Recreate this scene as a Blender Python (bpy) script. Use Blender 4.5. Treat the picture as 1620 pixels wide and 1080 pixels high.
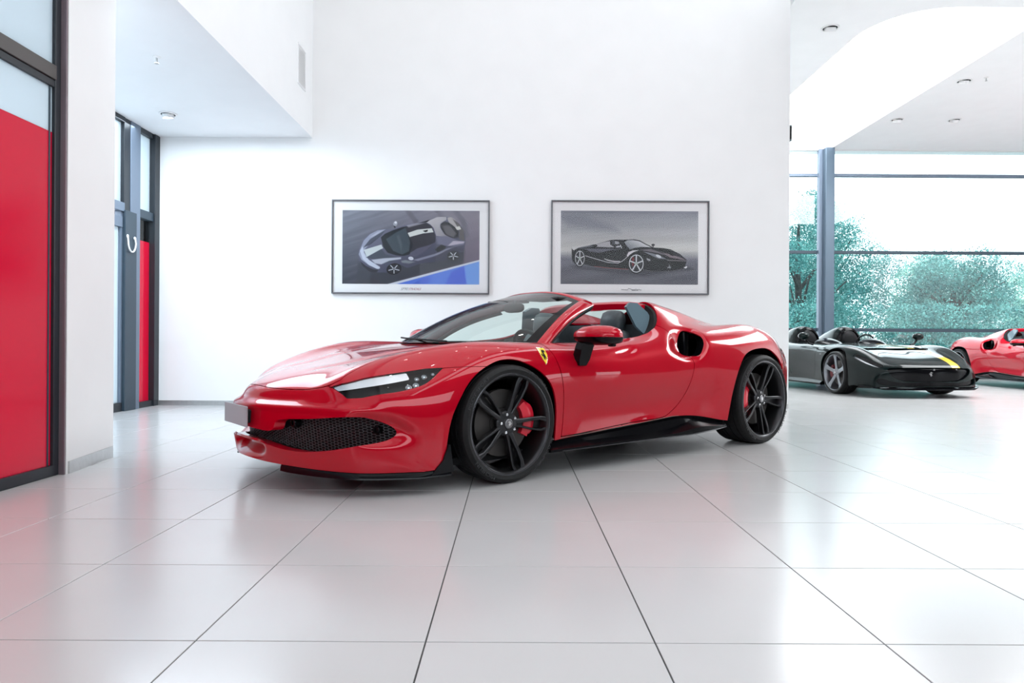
import bpy, bmesh, math, random
import numpy as np
from mathutils import Vector, Matrix
for o in list(bpy.data.objects): bpy.data.objects.remove(o, do_unlink=True)
SC=bpy.context.scene; COL=SC.collection; PI=math.pi
random.seed(7)
# ================================================================= camera, sky, lights, exposure
def make_camera():
    cd=bpy.data.cameras.new('camera'); cam=bpy.data.objects.new('camera',cd); COL.objects.link(cam)
    cd.sensor_width=36; cd.lens=1075/1620*36; cd.shift_x=-2/1620; cd.clip_start=.05; cd.clip_end=400
    pit,rol=.0007,.0058
    f=Vector((0,math.cos(pit),math.sin(pit))); r=Vector((1,0,0)); u=r.cross(f)
    r2=r*math.cos(rol)+u*math.sin(rol); u2=-r*math.sin(rol)+u*math.cos(rol)
    m=Matrix((r2,u2,-f)).transposed().to_4x4(); m.translation=(0,0,.81); cam.matrix_world=m
    SC.camera=cam
make_camera()
SC.view_settings.view_transform='Standard'; SC.view_settings.look='None'
SC.view_settings.gamma=1; SC.view_settings.use_curve_mapping=False
SC.view_settings.exposure=-0.03
W=bpy.data.worlds.new('sky'); SC.world=W; W.use_nodes=True
nt=W.node_tree; bg=nt.nodes['Background']; bg.inputs[0].default_value=(.86,.94,1,1); bg.inputs[1].default_value=4.5
def area(name,loc,rot,sx,sy,power,col=(1,1,1)):
    l=bpy.data.lights.new(name,'AREA'); l.shape='RECTANGLE'; l.size=sx; l.size_y=sy; l.energy=power; l.color=col
    o=bpy.data.objects.new(name,l); COL.objects.link(o); o.location=loc; o.rotation_euler=rot; return o
# added fill lights: unseen overhead, up into the raised bay, over the alcove
area('ceiling_fill_light',(.4,3.2,6.4),(0,0,0),5.4,9,125,(1,.99,.975))
area('ceiling_fill_light',(6.5,2.0,5.3),(0,0,0),5,4,260,(.97,.99,1))
area('ceiling_fill_light',(10.0,9.0,5.3),(0,0,0),4,5,900,(.95,.985,1))
area('bay_fill_light',(6.2,13.2,5.45),(PI,0,0),1.6,5,420,(.95,.985,1))
area('alcove_fill_light',(-3.5,6.4,3.28),(0,0,0),1.9,3.0,140,(.78,.90,1))

# ---------------------------------------------------------------- surface maths
def nspline(t,P,tt):
    """natural cubic spline through P at t, sampled at tt"""
    t=np.asarray(t,float);P=np.asarray(P,float);n=len(t);h=np.diff(t)
    A=np.zeros((n,n));B=np.zeros_like(P);A[0,0]=A[-1,-1]=1
    for i in range(1,n-1):
        A[i,i-1]=h[i-1];A[i,i]=2*(h[i-1]+h[i]);A[i,i+1]=h[i]
        B[i]=6*((P[i+1]-P[i])/h[i]-(P[i]-P[i-1])/h[i-1])
    M=np.linalg.solve(A,B)
    k=np.clip(np.searchsorted(t,tt,side='right')-1,0,n-2);a=(t[k+1]-tt)[:,None];b=(tt-t[k])[:,None];H=h[k][:,None]
    return M[k]*a**3/(6*H)+M[k+1]*b**3/(6*H)+(P[k]/H-M[k]*H/6)*a+(P[k+1]/H-M[k+1]*H/6)*b
def surface(stn,ss,nsub=12,smooth=8):
    """stn: {s:[(x,y,z)*n]} half sections, rail 0 on the centre line. returns grid (len(ss),m,3)"""
    S=np.array(sorted(stn));G=np.array([stn[s] for s in S],float)
    n=G.shape[1]
    R=nspline(S,G.reshape(len(S),-1),ss).reshape(len(ss),n,3)
    out=[]
    for r in R:
        m=r[1:][::-1]*[1,-1,1];f=np.vstack([m,r])
        d=np.sqrt(np.maximum(np.linalg.norm(np.diff(f,axis=0),axis=1),1e-4));t=np.concatenate([[0],np.cumsum(d)])
        k=np.arange(n-1)+n-1
        tt=np.concatenate([np.linspace(t[i],t[i+1],nsub,endpoint=False) for i in k]+[[t[-1]]])
        out.append(nspline(t,f,tt))
    g=np.array(out)
    for _ in range(smooth):
        q=g.copy();q[1:-1]=(g[:-2]+2*g[1:-1]+g[2:])/4;g=q
        e=np.concatenate([g[:,1:2]*[1,-1,1],g],1);q=g.copy();q[:,:-1]=(e[:,:-2]+2*e[:,1:-1]+e[:,2:])/4;g=q
    g[:,0,1]=0
    return g
def gnormals(g):
    du=np.gradient(g,axis=0);dv=np.gradient(g,axis=1);dv[:,0]=dv[:,0]*[0,1,0]+0
    n=np.cross(du,dv);l=np.linalg.norm(n,axis=2,keepdims=True);return n/np.maximum(l,1e-9)
def gmesh(g,N=None):
    a,b=g.shape[:2];i=np.arange(a*b).reshape(a,b)
    p=i[:-1,:-1].ravel();q=i[1:,:-1].ravel();r=i[1:,1:].ravel();s=i[:-1,1:].ravel()
    T=np.vstack([np.stack([p,r,s],1),np.stack([p,q,r],1)])
    return g.reshape(-1,3).copy(),(gnormals(g) if N is None else N).reshape(-1,3).copy(),T
def clip(m,f):
    """keep f>0 of triangle mesh m=(V,N,T); f per vertex. new verts are appended; returns mesh and a mask of cut verts"""
    V,N,T=m;f=np.where(np.abs(f)<1e-7,1e-7,f);pos=f>0;c=pos[T].sum(1)
    full=T[c==3];E={};nv=[];nn=[];base=len(V);out=[]
    def cut(a,b):
        k=(a,b) if a<b else (b,a)
        if k not in E:
            t=f[k[0]]/(f[k[0]]-f[k[1]]);nv.append(V[k[0]]*(1-t)+V[k[1]]*t);x=N[k[0]]*(1-t)+N[k[1]]*t;nn.append(x/max(np.linalg.norm(x),1e-9));E[k]=base+len(nv)-1
        return E[k]
    for t in T[(c==1)|(c==2)]:
        t=list(t);p=[pos[i] for i in t]
        if sum(p)==1:
            i=p.index(True);a,b,d=t[i],t[(i+1)%3],t[(i+2)%3];out.append((a,cut(a,b),cut(a,d)))
        else:
            i=p.index(False);a,b,d=t[i],t[(i+1)%3],t[(i+2)%3];x=cut(a,b);y=cut(a,d);out.append((x,b,d));out.append((x,d,y))
    T2=np.vstack([full,np.array(out,int).reshape(-1,3)])
    V2=np.vstack([V,np.array(nv).reshape(-1,3)]);N2=np.vstack([N,np.array(nn).reshape(-1,3)])
    mask=np.zeros(len(V2),bool);mask[base:]=True
    u,inv=np.unique(T2,return_inverse=True)
    return (V2[u],N2[u],inv.reshape(-1,3)),mask[u]
def sdpoly(P,poly):
    """signed distance, >0 inside closed polygon"""
    P=np.asarray(P,float);A=np.asarray(poly,float);B=np.roll(A,-1,0);d=np.full(len(P),1e9);ins=np.zeros(len(P),bool)
    for a,b in zip(A,B):
        e=b-a;w=P-a;t=np.clip((w@e)/max(e@e,1e-12),0,1);d=np.minimum(d,np.linalg.norm(w-t[:,None]*e,axis=1))
        c=(a[1]>P[:,1])!=(b[1]>P[:,1])
        with np.errstate(divide='ignore',invalid='ignore'):
            x=(b[0]-a[0])*(P[:,1]-a[1])/(b[1]-a[1])+a[0]
        ins^=c&(P[:,0]<x)
    return np.where(ins,d,-d)
def closed(P,n=8):
    P=np.asarray(P,float);o=[]
    for i in range(len(P)):
        a,b,c,d=P[i-1],P[i],P[(i+1)%len(P)],P[(i+2)%len(P)]
        for t in np.linspace(0,1,n,endpoint=False):
            o.append(.5*((2*b)+(c-a)*t+(2*a-5*b+4*c-d)*t*t+(3*b-a-3*c+d)*t**3))
    return np.array(o)
def smoothline(P,n=6):
    P=np.asarray(P,float);d=np.sqrt(np.linalg.norm(np.diff(P,axis=0),axis=1));t=np.concatenate([[0],np.cumsum(d)])
    tt=np.concatenate([np.linspace(t[i],t[i+1],n,endpoint=False) for i in range(len(t)-1)]+[[t[-1]]]);return [tuple(p) for p in nspline(t,P,tt)]
def rim(m,mask,depth,d=None):
    """wall from the cut boundary of m, going along -normal (or d) by depth"""
    V,N,T=m;e=np.vstack([T[:,[0,1]],T[:,[1,2]],T[:,[2,0]]]);k=np.sort(e,1);u,i,c=np.unique(k,axis=0,return_index=True,return_counts=True)
    b=e[i[c==1]];b=b[mask[b[:,0]]&mask[b[:,1]]]
    if not len(b): return (np.zeros((0,3)),np.zeros((0,3)),np.zeros((0,3),int))
    off=(-N*depth if d is None else np.asarray(d)[None]*depth+0*N)
    A,B=V[b[:,0]],V[b[:,1]];A2,B2=A+off[b[:,0]],B+off[b[:,1]]
    n=np.cross(A2-A,B-A);n/=np.maximum(np.linalg.norm(n,axis=1,keepdims=True),1e-9)
    # smooth the wall normals per vertex
    acc=np.zeros_like(V)
    np.add.at(acc,b[:,0],n);np.add.at(acc,b[:,1],n);acc/=np.maximum(np.linalg.norm(acc,axis=1,keepdims=True),1e-9)
    na,nb=acc[b[:,0]],acc[b[:,1]];q=len(b)
    VV=np.vstack([A,B,B2,A2]);NN=np.vstack([na,nb,nb,na]);i=np.arange(q)
    return VV,NN,np.vstack([np.stack([i,i+3*q,i+2*q],1),np.stack([i,i+2*q,i+q],1)])
def join(*ms):
    V=[];N=[];T=[];o=0
    for v,n,t in ms:
        V.append(v);N.append(n);T.append(t+o);o+=len(v)
    return np.vstack(V),np.vstack(N),np.vstack(T)
def mirror(m):
    V,N,T=m;return V*[1,-1,1],N*[1,-1,1],T[:,::-1]
def offset(m,d): return m[0]+m[1]*d,m[1],m[2]
# ---------------------------------------------------------------- red spider body (half sections, metres, front axle at x=0)
def sec(x,*p): return [(x,)+q for q in p]
SA={
-3.42:[(-3.40,0,.83),(-3.40,.26,.83),(-3.39,.45,.83),(-3.36,.56,.82),(-3.32,.68,.79),(-3.24,.79,.70),(-3.17,.85,.58),(-3.14,.865,.42),(-3.14,.86,.26)],
-3.15:[(-3.13,0,.86),(-3.13,.27,.865),(-3.13,.46,.875),(-3.12,.58,.88),(-3.10,.71,.87),(-3.05,.835,.80),(-3.00,.915,.64),(-2.98,.925,.42),(-2.98,.915,.24)],
-2.87:sec(-2.85,(0,.88),(.28,.885),(.46,.915),(.60,.93),(.75,.938),(.895,.862),(.965,.66),(.965,.42),(.95,.22)),
-2.6:sec(-2.6,(0,.90),(.28,.91),(.46,.965),(.61,.955),(.765,.971),(.915,.88),(.985,.67),(.98,.42),(.96,.2)),
-2.35:sec(-2.35,(0,.92),(.28,.93),(.48,1.01),(.62,.965),(.77,.955),(.925,.865),(.985,.66),(.975,.42),(.955,.2)),
-2.1:sec(-2.1,(0,.94),(.28,.95),(.50,1.062),(.64,.985),(.78,.935),(.925,.845),(.975,.64),(.96,.42),(.94,.22)),
-1.8:sec(-1.8,(0,.96),(.28,.975),(.52,1.112),(.67,1.01),(.79,.92),(.92,.82),(.955,.61),(.935,.42),(.915,.27)),
-1.55:sec(-1.55,(0,.97),(.28,.99),(.54,1.122),(.69,1.00),(.80,.89),(.905,.79),(.945,.60),(.92,.42),(.905,.282)),
-1.3:sec(-1.3,(0,.93),(.28,.95),(.56,1.00),(.70,.89),(.80,.84),(.90,.76),(.94,.59),(.91,.41),(.90,.268)),
-1.0:sec(-1.0,(0,.90),(.28,.90),(.56,.87),(.705,.83),(.80,.81),(.90,.745),(.94,.58),(.905,.40),(.893,.246)),
-.7:sec(-.7,(0,.84),(.28,.84),(.56,.82),(.70,.81),(.79,.80),(.895,.745),(.938,.585),(.905,.40),(.892,.226)),
-.4:sec(-.4,(0,.835),(.28,.83),(.55,.81),(.69,.805),(.78,.805),(.89,.755),(.938,.60),(.915,.40),(.90,.21)),
-.1:sec(-.1,(0,.812),(.26,.808),(.50,.792),(.64,.79),(.765,.812),(.90,.757),(.952,.60),(.95,.40),(.935,.19)),
.2:sec(.2,(0,.778),(.25,.775),(.48,.768),(.62,.782),(.745,.807),(.885,.735),(.945,.59),(.95,.40),(.935,.17)),
.45:[(.45,0,.737),(.45,.25,.735),(.45,.46,.733),(.45,.59,.750),(.45,.70,.765),(.45,.85,.672),(.45,.92,.555),(.44,.94,.37),(.42,.935,.14)],
.7:[(.7,0,.68),(.7,.22,.68),(.7,.42,.682),(.7,.53,.695),(.7,.635,.69),(.70,.78,.60),(.68,.865,.50),(.60,.905,.32),(.47,.93,.132)],
.9:[(.93,0,.632),(.93,.19,.630),(.915,.36,.618),(.905,.46,.610),(.90,.565,.60),(.86,.70,.53),(.80,.80,.44),(.67,.875,.28),(.50,.925,.13)],
1.05:[(1.13,0,.556),(1.115,.17,.547),(1.07,.32,.532),(1.03,.43,.52),(.985,.54,.505),(.94,.67,.45),(.85,.78,.37),(.69,.865,.24),(.515,.92,.128)],
1.2:[(1.215,0,.455),(1.20,.16,.445),(1.145,.31,.435),(1.09,.42,.43),(1.035,.53,.42),(.97,.665,.36),(.865,.775,.30),(.70,.86,.205),(.53,.915,.127)],
1.3:[(1.225,0,.36),(1.21,.16,.36),(1.165,.31,.35),(1.115,.42,.345),(1.055,.53,.34),(.975,.665,.29),(.865,.775,.245),(.70,.86,.175),(.54,.91,.126)],
1.4:[(1.225,0,.26),(1.205,.16,.26),(1.16,.31,.255),(1.11,.42,.25),(1.045,.535,.245),(.965,.665,.21),(.86,.775,.185),(.695,.858,.148),(.55,.908,.125)],
1.5:[(1.20,0,.16),(1.18,.16,.155),(1.14,.31,.15),(1.09,.42,.145),(1.03,.54,.14),(.95,.665,.135),(.845,.775,.13),(.69,.855,.127),(.56,.905,.125)]}
# ================================================================= materials
MATS={}
def mat(name,col,rough=.5,metal=0,spec=.5,coat=0,coatr=.03,trans=0,emis=None,es=0,ior=1.45,cior=1.5):
    m=bpy.data.materials.new(name); m.use_nodes=True; b=m.node_tree.nodes['Principled BSDF']; i=b.inputs
    i['Base Color'].default_value=(*col,1); i['Roughness'].default_value=rough; i['Metallic'].default_value=metal
    i['Specular IOR Level'].default_value=spec; i['Coat Weight'].default_value=coat; i['Coat Roughness'].default_value=coatr; i['Coat IOR'].default_value=cior
    i['Transmission Weight'].default_value=trans; i['IOR'].default_value=ior
    if emis: i['Emission Color'].default_value=(*emis,1); i['Emission Strength'].default_value=es
    MATS[name]=m; return m
def noisy(m,scale,amt,det=4,bump=0,coord='Object'):
    """fine procedural tone variation (and relief) on a principled material"""
    nt=m.node_tree; b=nt.nodes['Principled BSDF']; c=tuple(b.inputs['Base Color'].default_value)
    tc=nt.nodes.new('ShaderNodeTexCoord'); n=nt.nodes.new('ShaderNodeTexNoise'); n.inputs['Scale'].default_value=scale; n.inputs['Detail'].default_value=det
    r=nt.nodes.new('ShaderNodeValToRGB'); r.color_ramp.elements[0].position=.3; r.color_ramp.elements[1].position=.7
    r.color_ramp.elements[0].color=(*[max(0,v*(1-amt)) for v in c[:3]],1); r.color_ramp.elements[1].color=(*[min(1,v*(1+amt)) for v in c[:3]],1)
    nt.links.new(tc.outputs[coord],n.inputs['Vector']); nt.links.new(n.outputs['Fac'],r.inputs['Fac']); nt.links.new(r.outputs['Color'],b.inputs['Base Color'])
    if bump:
        bp=nt.nodes.new('ShaderNodeBump'); bp.inputs['Strength'].default_value=bump; bp.inputs['Distance'].default_value=.01
        nt.links.new(n.outputs['Fac'],bp.inputs['Height']); nt.links.new(bp.outputs['Normal'],b.inputs['Normal'])
    return m
def glass(name,tint,refl=.12,rough=.0,fr=1.45):
    """thin pane: tinted see-through with a fresnel reflection"""
    m=bpy.data.materials.new(name); m.use_nodes=True; nt=m.node_tree; nt.nodes.clear()
    o=nt.nodes.new('ShaderNodeOutputMaterial'); t=nt.nodes.new('ShaderNodeBsdfTransparent'); t.inputs[0].default_value=(*tint,1)
    g=nt.nodes.new('ShaderNodeBsdfGlossy'); g.inputs['Roughness'].default_value=rough
    f=nt.nodes.new('ShaderNodeFresnel'); f.inputs['IOR'].default_value=fr; x=nt.nodes.new('ShaderNodeMixShader')
    nt.links.new(f.outputs[0],x.inputs[0]); nt.links.new(t.outputs[0],x.inputs[1]); nt.links.new(g.outputs[0],x.inputs[2]); nt.links.new(x.outputs[0],o.inputs[0])
    MATS[name]=m; return m
def frosted(name,tint,tl=.6,coat=.15):
    """frosted pane: translucent sheet that passes daylight softly"""
    m=bpy.data.materials.new(name); m.use_nodes=True; nt=m.node_tree; nt.nodes.clear()
    o=nt.nodes.new('ShaderNodeOutputMaterial'); t=nt.nodes.new('ShaderNodeBsdfTranslucent'); t.inputs[0].default_value=(*tint,1)
    d=nt.nodes.new('ShaderNodeBsdfDiffuse'); d.inputs[0].default_value=(*tint,1); x=nt.nodes.new('ShaderNodeMixShader'); x.inputs[0].default_value=tl
    g=nt.nodes.new('ShaderNodeBsdfGlossy'); g.inputs['Roughness'].default_value=coat; f=nt.nodes.new('ShaderNodeFresnel'); f.inputs[0].default_value=1.45; y=nt.nodes.new('ShaderNodeMixShader')
    nt.links.new(d.outputs[0],x.inputs[1]); nt.links.new(t.outputs[0],x.inputs[2]); nt.links.new(f.outputs[0],y.inputs[0]); nt.links.new(x.outputs[0],y.inputs[1]); nt.links.new(g.outputs[0],y.inputs[2]); nt.links.new(y.outputs[0],o.inputs[0])
    MATS[name]=m; return m
white=noisy(mat('white_plaster',(.80,.80,.80),.85,spec=.2),3,.012)
ceilm=noisy(mat('ceiling_paint',(.86,.87,.88),.9,spec=.2),3,.012)
tilem=mat('floor_tile',(.5,.5,.5),.2,spec=.6)
nt=tilem.node_tree; b=nt.nodes['Principled BSDF']
oi=nt.nodes.new('ShaderNodeObjectInfo'); tc=nt.nodes.new('ShaderNodeTexCoord'); ns=nt.nodes.new('ShaderNodeTexNoise'); ns.inputs['Scale'].default_value=2.3
ad=nt.nodes.new('ShaderNodeMath'); ad.operation='MULTIPLY_ADD'; ad.inputs[1].default_value=.5; nt.links.new(oi.outputs['Random'],ad.inputs[0]); nt.links.new(tc.outputs['Object'],ns.inputs['Vector']); nt.links.new(ns.outputs['Fac'],ad.inputs[2])
rr=nt.nodes.new('ShaderNodeValToRGB'); rr.color_ramp.elements[0].color=(.455,.45,.445,1); rr.color_ramp.elements[1].color=(.49,.485,.485,1); nt.links.new(ad.outputs[0],rr.inputs[0]); nt.links.new(rr.outputs[0],b.inputs['Base Color'])
grout=mat('tile_grout',(.07,.07,.07),.9)
steel=noisy(mat('brushed_steel',(.55,.55,.55),.32,metal=.9),30,.05)
blackal=mat('black_aluminium',(.018,.022,.028),.35,spec=.5)
darkblue=mat('dark_blue_aluminium',(.03,.05,.07),.4)
greyal=mat('grey_blue_aluminium',(.16,.20,.26),.4,metal=.3)
fglass=frosted('frosted_glass',(.76,.83,.87),.88)
redfilm=frosted('red_film_glass',(.80,.012,.075),.55,.12)
clear=glass('clear_glazing',(.93,.97,.97))
redp=mat('red_paint',(.42,.0003,.012),.30,metal=.12,spec=.05,coat=1,coatr=.012,cior=1.42)
darkgreen=mat('dark_green_paint',(.002,.006,.006),.3,metal=0,spec=.05,coat=1,coatr=.015,cior=1.26)
blackgloss=mat('gloss_black',(.003,.003,.004),.14,spec=.18)
blackmat=mat('matt_black',(.006,.006,.007),.6,spec=.2)
rubber=noisy(mat('tyre_rubber',(.007,.007,.0075),.6,spec=.3),60,.3)
wheelm=mat('satin_black_alloy',(.042,.042,.045),.32,metal=.9,spec=.6)
wheelg=mat('grey_alloy',(.20,.21,.23),.28,metal=.85)
chrome=mat('polished_metal',(.75,.75,.76),.15,metal=1)
discm=mat('brake_disc_grey',(.07,.065,.062),.35,metal=.6)
calred=mat('caliper_red',(.62,.01,.03),.3,coat=.6)
wsglass=glass('windscreen_glass',(.74,.89,.85),fr=1.5)
lampglass=glass('lamp_cover',(.92,.94,.95),fr=1.38)
leather=noisy(mat('grey_leather',(.05,.062,.070),.45),40,.12)
dashm=mat('dark_dashboard',(.012,.011,.011),.55,spec=.3)
yellow=mat('yellow_enamel',(.85,.62,.02),.3,coat=.6)
yellowp=mat('yellow_paint_stripe',(.85,.50,.01),.3,coat=1)
platem=mat('silver_plate',(.40,.41,.44),.35,metal=.5)
whiteplastic=mat('white_plastic',(.8,.8,.8),.4)
tailred=mat('tail_lamp_red',(.5,.0,.01),.1,coat=1)
lampem=mat('lamp_lens',(.9,.9,.9),.3,emis=(1,.97,.92),es=4)
meshm=mat('grille_wire',(.14,.145,.155),.35,metal=.6)
# ================================================================= object helpers
def raw(name,V,F,m,parent=None,smooth=False,N=None,loc=None):
    me=bpy.data.meshes.new(name); me.from_pydata([tuple(map(float,v)) for v in V],[],[tuple(map(int,f)) for f in F])
    me.materials.append(m if not isinstance(m,str) else MATS[m])
    if smooth or N is not None: me.polygons.foreach_set('use_smooth',[True]*len(me.polygons))
    me.update()
    if N is not None: me.normals_split_custom_set_from_vertices([tuple(map(float,n)) for n in N])
    o=bpy.data.objects.new(name,me); COL.objects.link(o)
    if parent: o.parent=parent
    if loc is not None: o.location=loc
    return o
def tri(name,M,m,parent=None): return raw(name,M[0],M[2],m,parent,N=M[1])
class B:
    """collects shapes in one bmesh"""
    def __init__(s): s.b=bmesh.new()
    def box(s,x0,x1,y0,y1,z0,z1,bev=0,M=None):
        r=bmesh.ops.create_cube(s.b,size=1); vs=r['verts']
        for v in vs: v.co=Vector(((x0+x1)/2+v.co.x*(x1-x0),(y0+y1)/2+v.co.y*(y1-y0),(z0+z1)/2+v.co.z*(z1-z0)))
        if bev:
            e=list({e for v in vs for e in v.link_edges}); q=bmesh.ops.bevel(s.b,geom=e,offset=bev,segments=2,affect='EDGES',profile=.5); vs=[v for v in q['verts']]
        if M is not None: bmesh.ops.transform(s.b,matrix=M,verts=list(set(vs)))
        return s
    def poly(s,bottom,top):
        a=[s.b.verts.new(p) for p in bottom]; c=[s.b.verts.new(p) for p in top]; n=len(a)
        s.b.faces.new(a[::-1]); s.b.faces.new(c)
        for i in range(n): s.b.faces.new((a[i],a[(i+1)%n],c[(i+1)%n],c[i]))
        return s
    def lathe(s,prof,n=48,axis='Z',M=None,close=False):
        """prof: (radius, height)"""
        rings=[]
        for r,h in prof:
            ring=[]
            for k in range(n):
                a=2*PI*k/n; p=(r*math.cos(a),r*math.sin(a),h) if axis=='Z' else (r*math.cos(a),h,r*math.sin(a))
                p=Vector(p); ring.append(s.b.verts.new(M@p if M is not None else p))
            rings.append(ring)
        P=rings+([rings[0]] if close else [])
        for a,c in zip(P,P[1:]):
            for k in range(n): s.b.faces.new((a[k],a[(k+1)%n],c[(k+1)%n],c[k]))
        if not close:
            for q in (0,-1):
                if prof[q][0]>1e-4 and getattr(s,'cap',True): s.b.faces.new(rings[q])
        return s
    def tube(s,pts,r,n=10,caps=True):
        pts=[Vector(p) for p in pts]; rad=r if hasattr(r,'__len__') else [r]*len(pts); prev=None; rings=[]
        for i,p in enumerate(pts):
            t=(pts[min(i+1,len(pts)-1)]-pts[max(i-1,0)]).normalized()
            u=(prev-t*prev.dot(t)) if prev else t.orthogonal(); u.normalize(); prev=u; w=t.cross(u)
            rings.append([s.b.verts.new(p+(u*math.cos(2*PI*k/n)+w*math.sin(2*PI*k/n))*rad[i]) for k in range(n)])
        for a,c in zip(rings,rings[1:]):
            for k in range(n): s.b.faces.new((a[k],a[(k+1)%n],c[(k+1)%n],c[k]))
        if caps: s.b.faces.new(rings[0][::-1]); s.b.faces.new(rings[-1])
        return s
    def loft(s,rings,caps=True,closed=True):
        R=[[s.b.verts.new(p) for p in r] for r in rings]; n=len(R[0])
        for a,c in zip(R,R[1:]):
            for k in range(n if closed else n-1): s.b.faces.new((a[k],a[(k+1)%n],c[(k+1)%n],c[k]))
        if caps and closed: s.b.faces.new(R[0][::-1]); s.b.faces.new(R[-1])
        return s
    def blob(s,c,r,e=2.0,nu=24,nv=14,M=None):
        """superellipsoid"""
        def sp(x,p): return math.copysign(abs(x)**p,x)
        rings=[]
        for j in range(1,nv):
            v=-PI/2+PI*j/nv; ring=[]
            for k in range(nu):
                u=2*PI*k/nu; q=2/e
                p=Vector((r[0]*sp(math.cos(v),q)*sp(math.cos(u),q),r[1]*sp(math.cos(v),q)*sp(math.sin(u),q),r[2]*sp(math.sin(v),q)))
                p=(M@p if M is not None else p)+Vector(c); ring.append(p)
            rings.append(ring)
        return s.loft(rings)
    def make(s,name,m,parent=None,smooth=False,ang=None,loc=None,sub=0):
        bmesh.ops.recalc_face_normals(s.b,faces=s.b.faces)
        me=bpy.data.meshes.new(name); s.b.to_mesh(me); s.b.free()
        me.materials.append(MATS[m] if isinstance(m,str) else m)
        if smooth:
            me.polygons.foreach_set('use_smooth',[True]*len(me.polygons))
            me.set_sharp_from_angle(angle=math.radians(ang or 40))
        o=bpy.data.objects.new(name,me); COL.objects.link(o)
        if parent: o.parent=parent
        if loc is not None: o.location=loc
        if sub: md=o.modifiers.new('s','SUBSURF'); md.levels=md.render_levels=sub
        return o
def empty(name,loc=(0,0,0),rz=0,parent=None):
    o=bpy.data.objects.new(name,None); COL.objects.link(o); o.location=loc; o.rotation_euler=(0,0,rz); o.empty_display_size=.2
    if parent: o.parent=parent
    return o
def tag(o,label=None,cat=None,group=None,kind=None):
    if label: o['label']=label
    if cat: o['category']=cat
    if group: o['group']=group
    if kind: o['kind']=kind
    return o
def copytree(o,parent=None):
    c=o.copy(); COL.objects.link(c); c.parent=parent
    for ch in list(o.children): copytree(ch,c)
    return c
# ================================================================= the room
YW=8.44
def S(o): o['kind']='structure'; return o
mat('spot_em',(1,1,1),.5,emis=(1,.97,.93),es=45)
# floor: grout bed with tiles
GX,GY,TS,PHI=-.232,1.834,.62,.0014
floor=S(B().box(-9,16,-6,18.5,-.2,-.004).make('floor',grout))
rot=Matrix.Rotation(PHI,4,'Z')
def tilemesh():
    g=.0022; h=TS/2-g; b=B(); b.box(-h,h,-h,h,-.008,0,bev=.0012); bmesh.ops.recalc_face_normals(b.b,faces=b.b.faces)
    me=bpy.data.meshes.new('tile'); b.b.to_mesh(me); b.b.free(); me.materials.append(tilem); return me
tme=tilemesh(); far=[]
for j in range(-12,29):
    for i in range(-15,28):
        x=GX+(i+.5)*TS; y=GY+(j+.5)*TS; c=rot@Vector((x-GX,y-GY,0))+Vector((GX,GY,0))
        if not(-8.7<x<15.6 and -5.6<y<18): continue
        if .95<y<7.4 and abs(x)<.79*y+.5 and x>-3.1:
            o=bpy.data.objects.new('floor_tile',tme); COL.objects.link(o); o.parent=floor; o.location=c; o.rotation_euler=(0,0,PHI)
        else: far.append(c)
V=[];F=[]
for c in far:
    h=TS/2-.0022; k=len(V)
    for z,q in ((-.008,h),(-.0012,h),(0,h-.0012)):
        V+=[(c.x-q,c.y-q,z),(c.x+q,c.y-q,z),(c.x+q,c.y+q,z),(c.x-q,c.y+q,z)]
    F+=[(k+8,k+9,k+10,k+11)]
    for a in (0,4):
        for e in range(4): F.append((k+a+e,k+a+(e+1)%4,k+a+4+(e+1)%4,k+a+4+e))
o=raw('distant_floor_tiles',V,F,tilem,floor); o['kind']='stuff'
# back wall behind the car, with the bulkhead over the alcove on the left
S(B().box(-4.6,3.42,YW,YW+.35,-.0,6.7).make('wall_back',white))
S(B().poly([(-2.51,-5,3.33),(-2.51,YW,3.33),(-4.75,YW,3.33),(-4.75,-5,3.33)],[(-2.51,-5,6.7),(-2.51,YW,6.7),(-4.75,YW,6.7),(-4.75,-5,6.7)]).make('wall_bulkhead',ceilm))
S(B().box(-4.48,3.42,YW-.012,YW,0,.062).make('baseboard_back',steel))
# white pier on the left
S(B().poly([(-2.68,4.08,0),(-2.775,4.72,0),(-3.15,4.72,0),(-2.735,4.08,0)],[(-2.68,4.08,3.33),(-2.775,4.72,3.33),(-3.15,4.72,3.33),(-2.735,4.08,3.33)]).make('wall_pier',white))
S(B().poly([(-2.672,4.10,0),(-2.762,4.70,0),(-2.80,4.70,0),(-2.72,4.10,0)],[(-2.672,4.10,.075),(-2.762,4.70,.075),(-2.80,4.70,.075),(-2.72,4.10,.075)]).make('baseboard_pier',steel))
S(B().box(-4.9,-3.0,4.68,4.74,0,3.33).make('wall_alcove',white))
S(B().box(-2.722,-2.683,4.066,4.079,0,3.33,.002).make('trim_3',mat('mauve_grey_metal',(.22,.17,.19),.35,metal=.5)))
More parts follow.
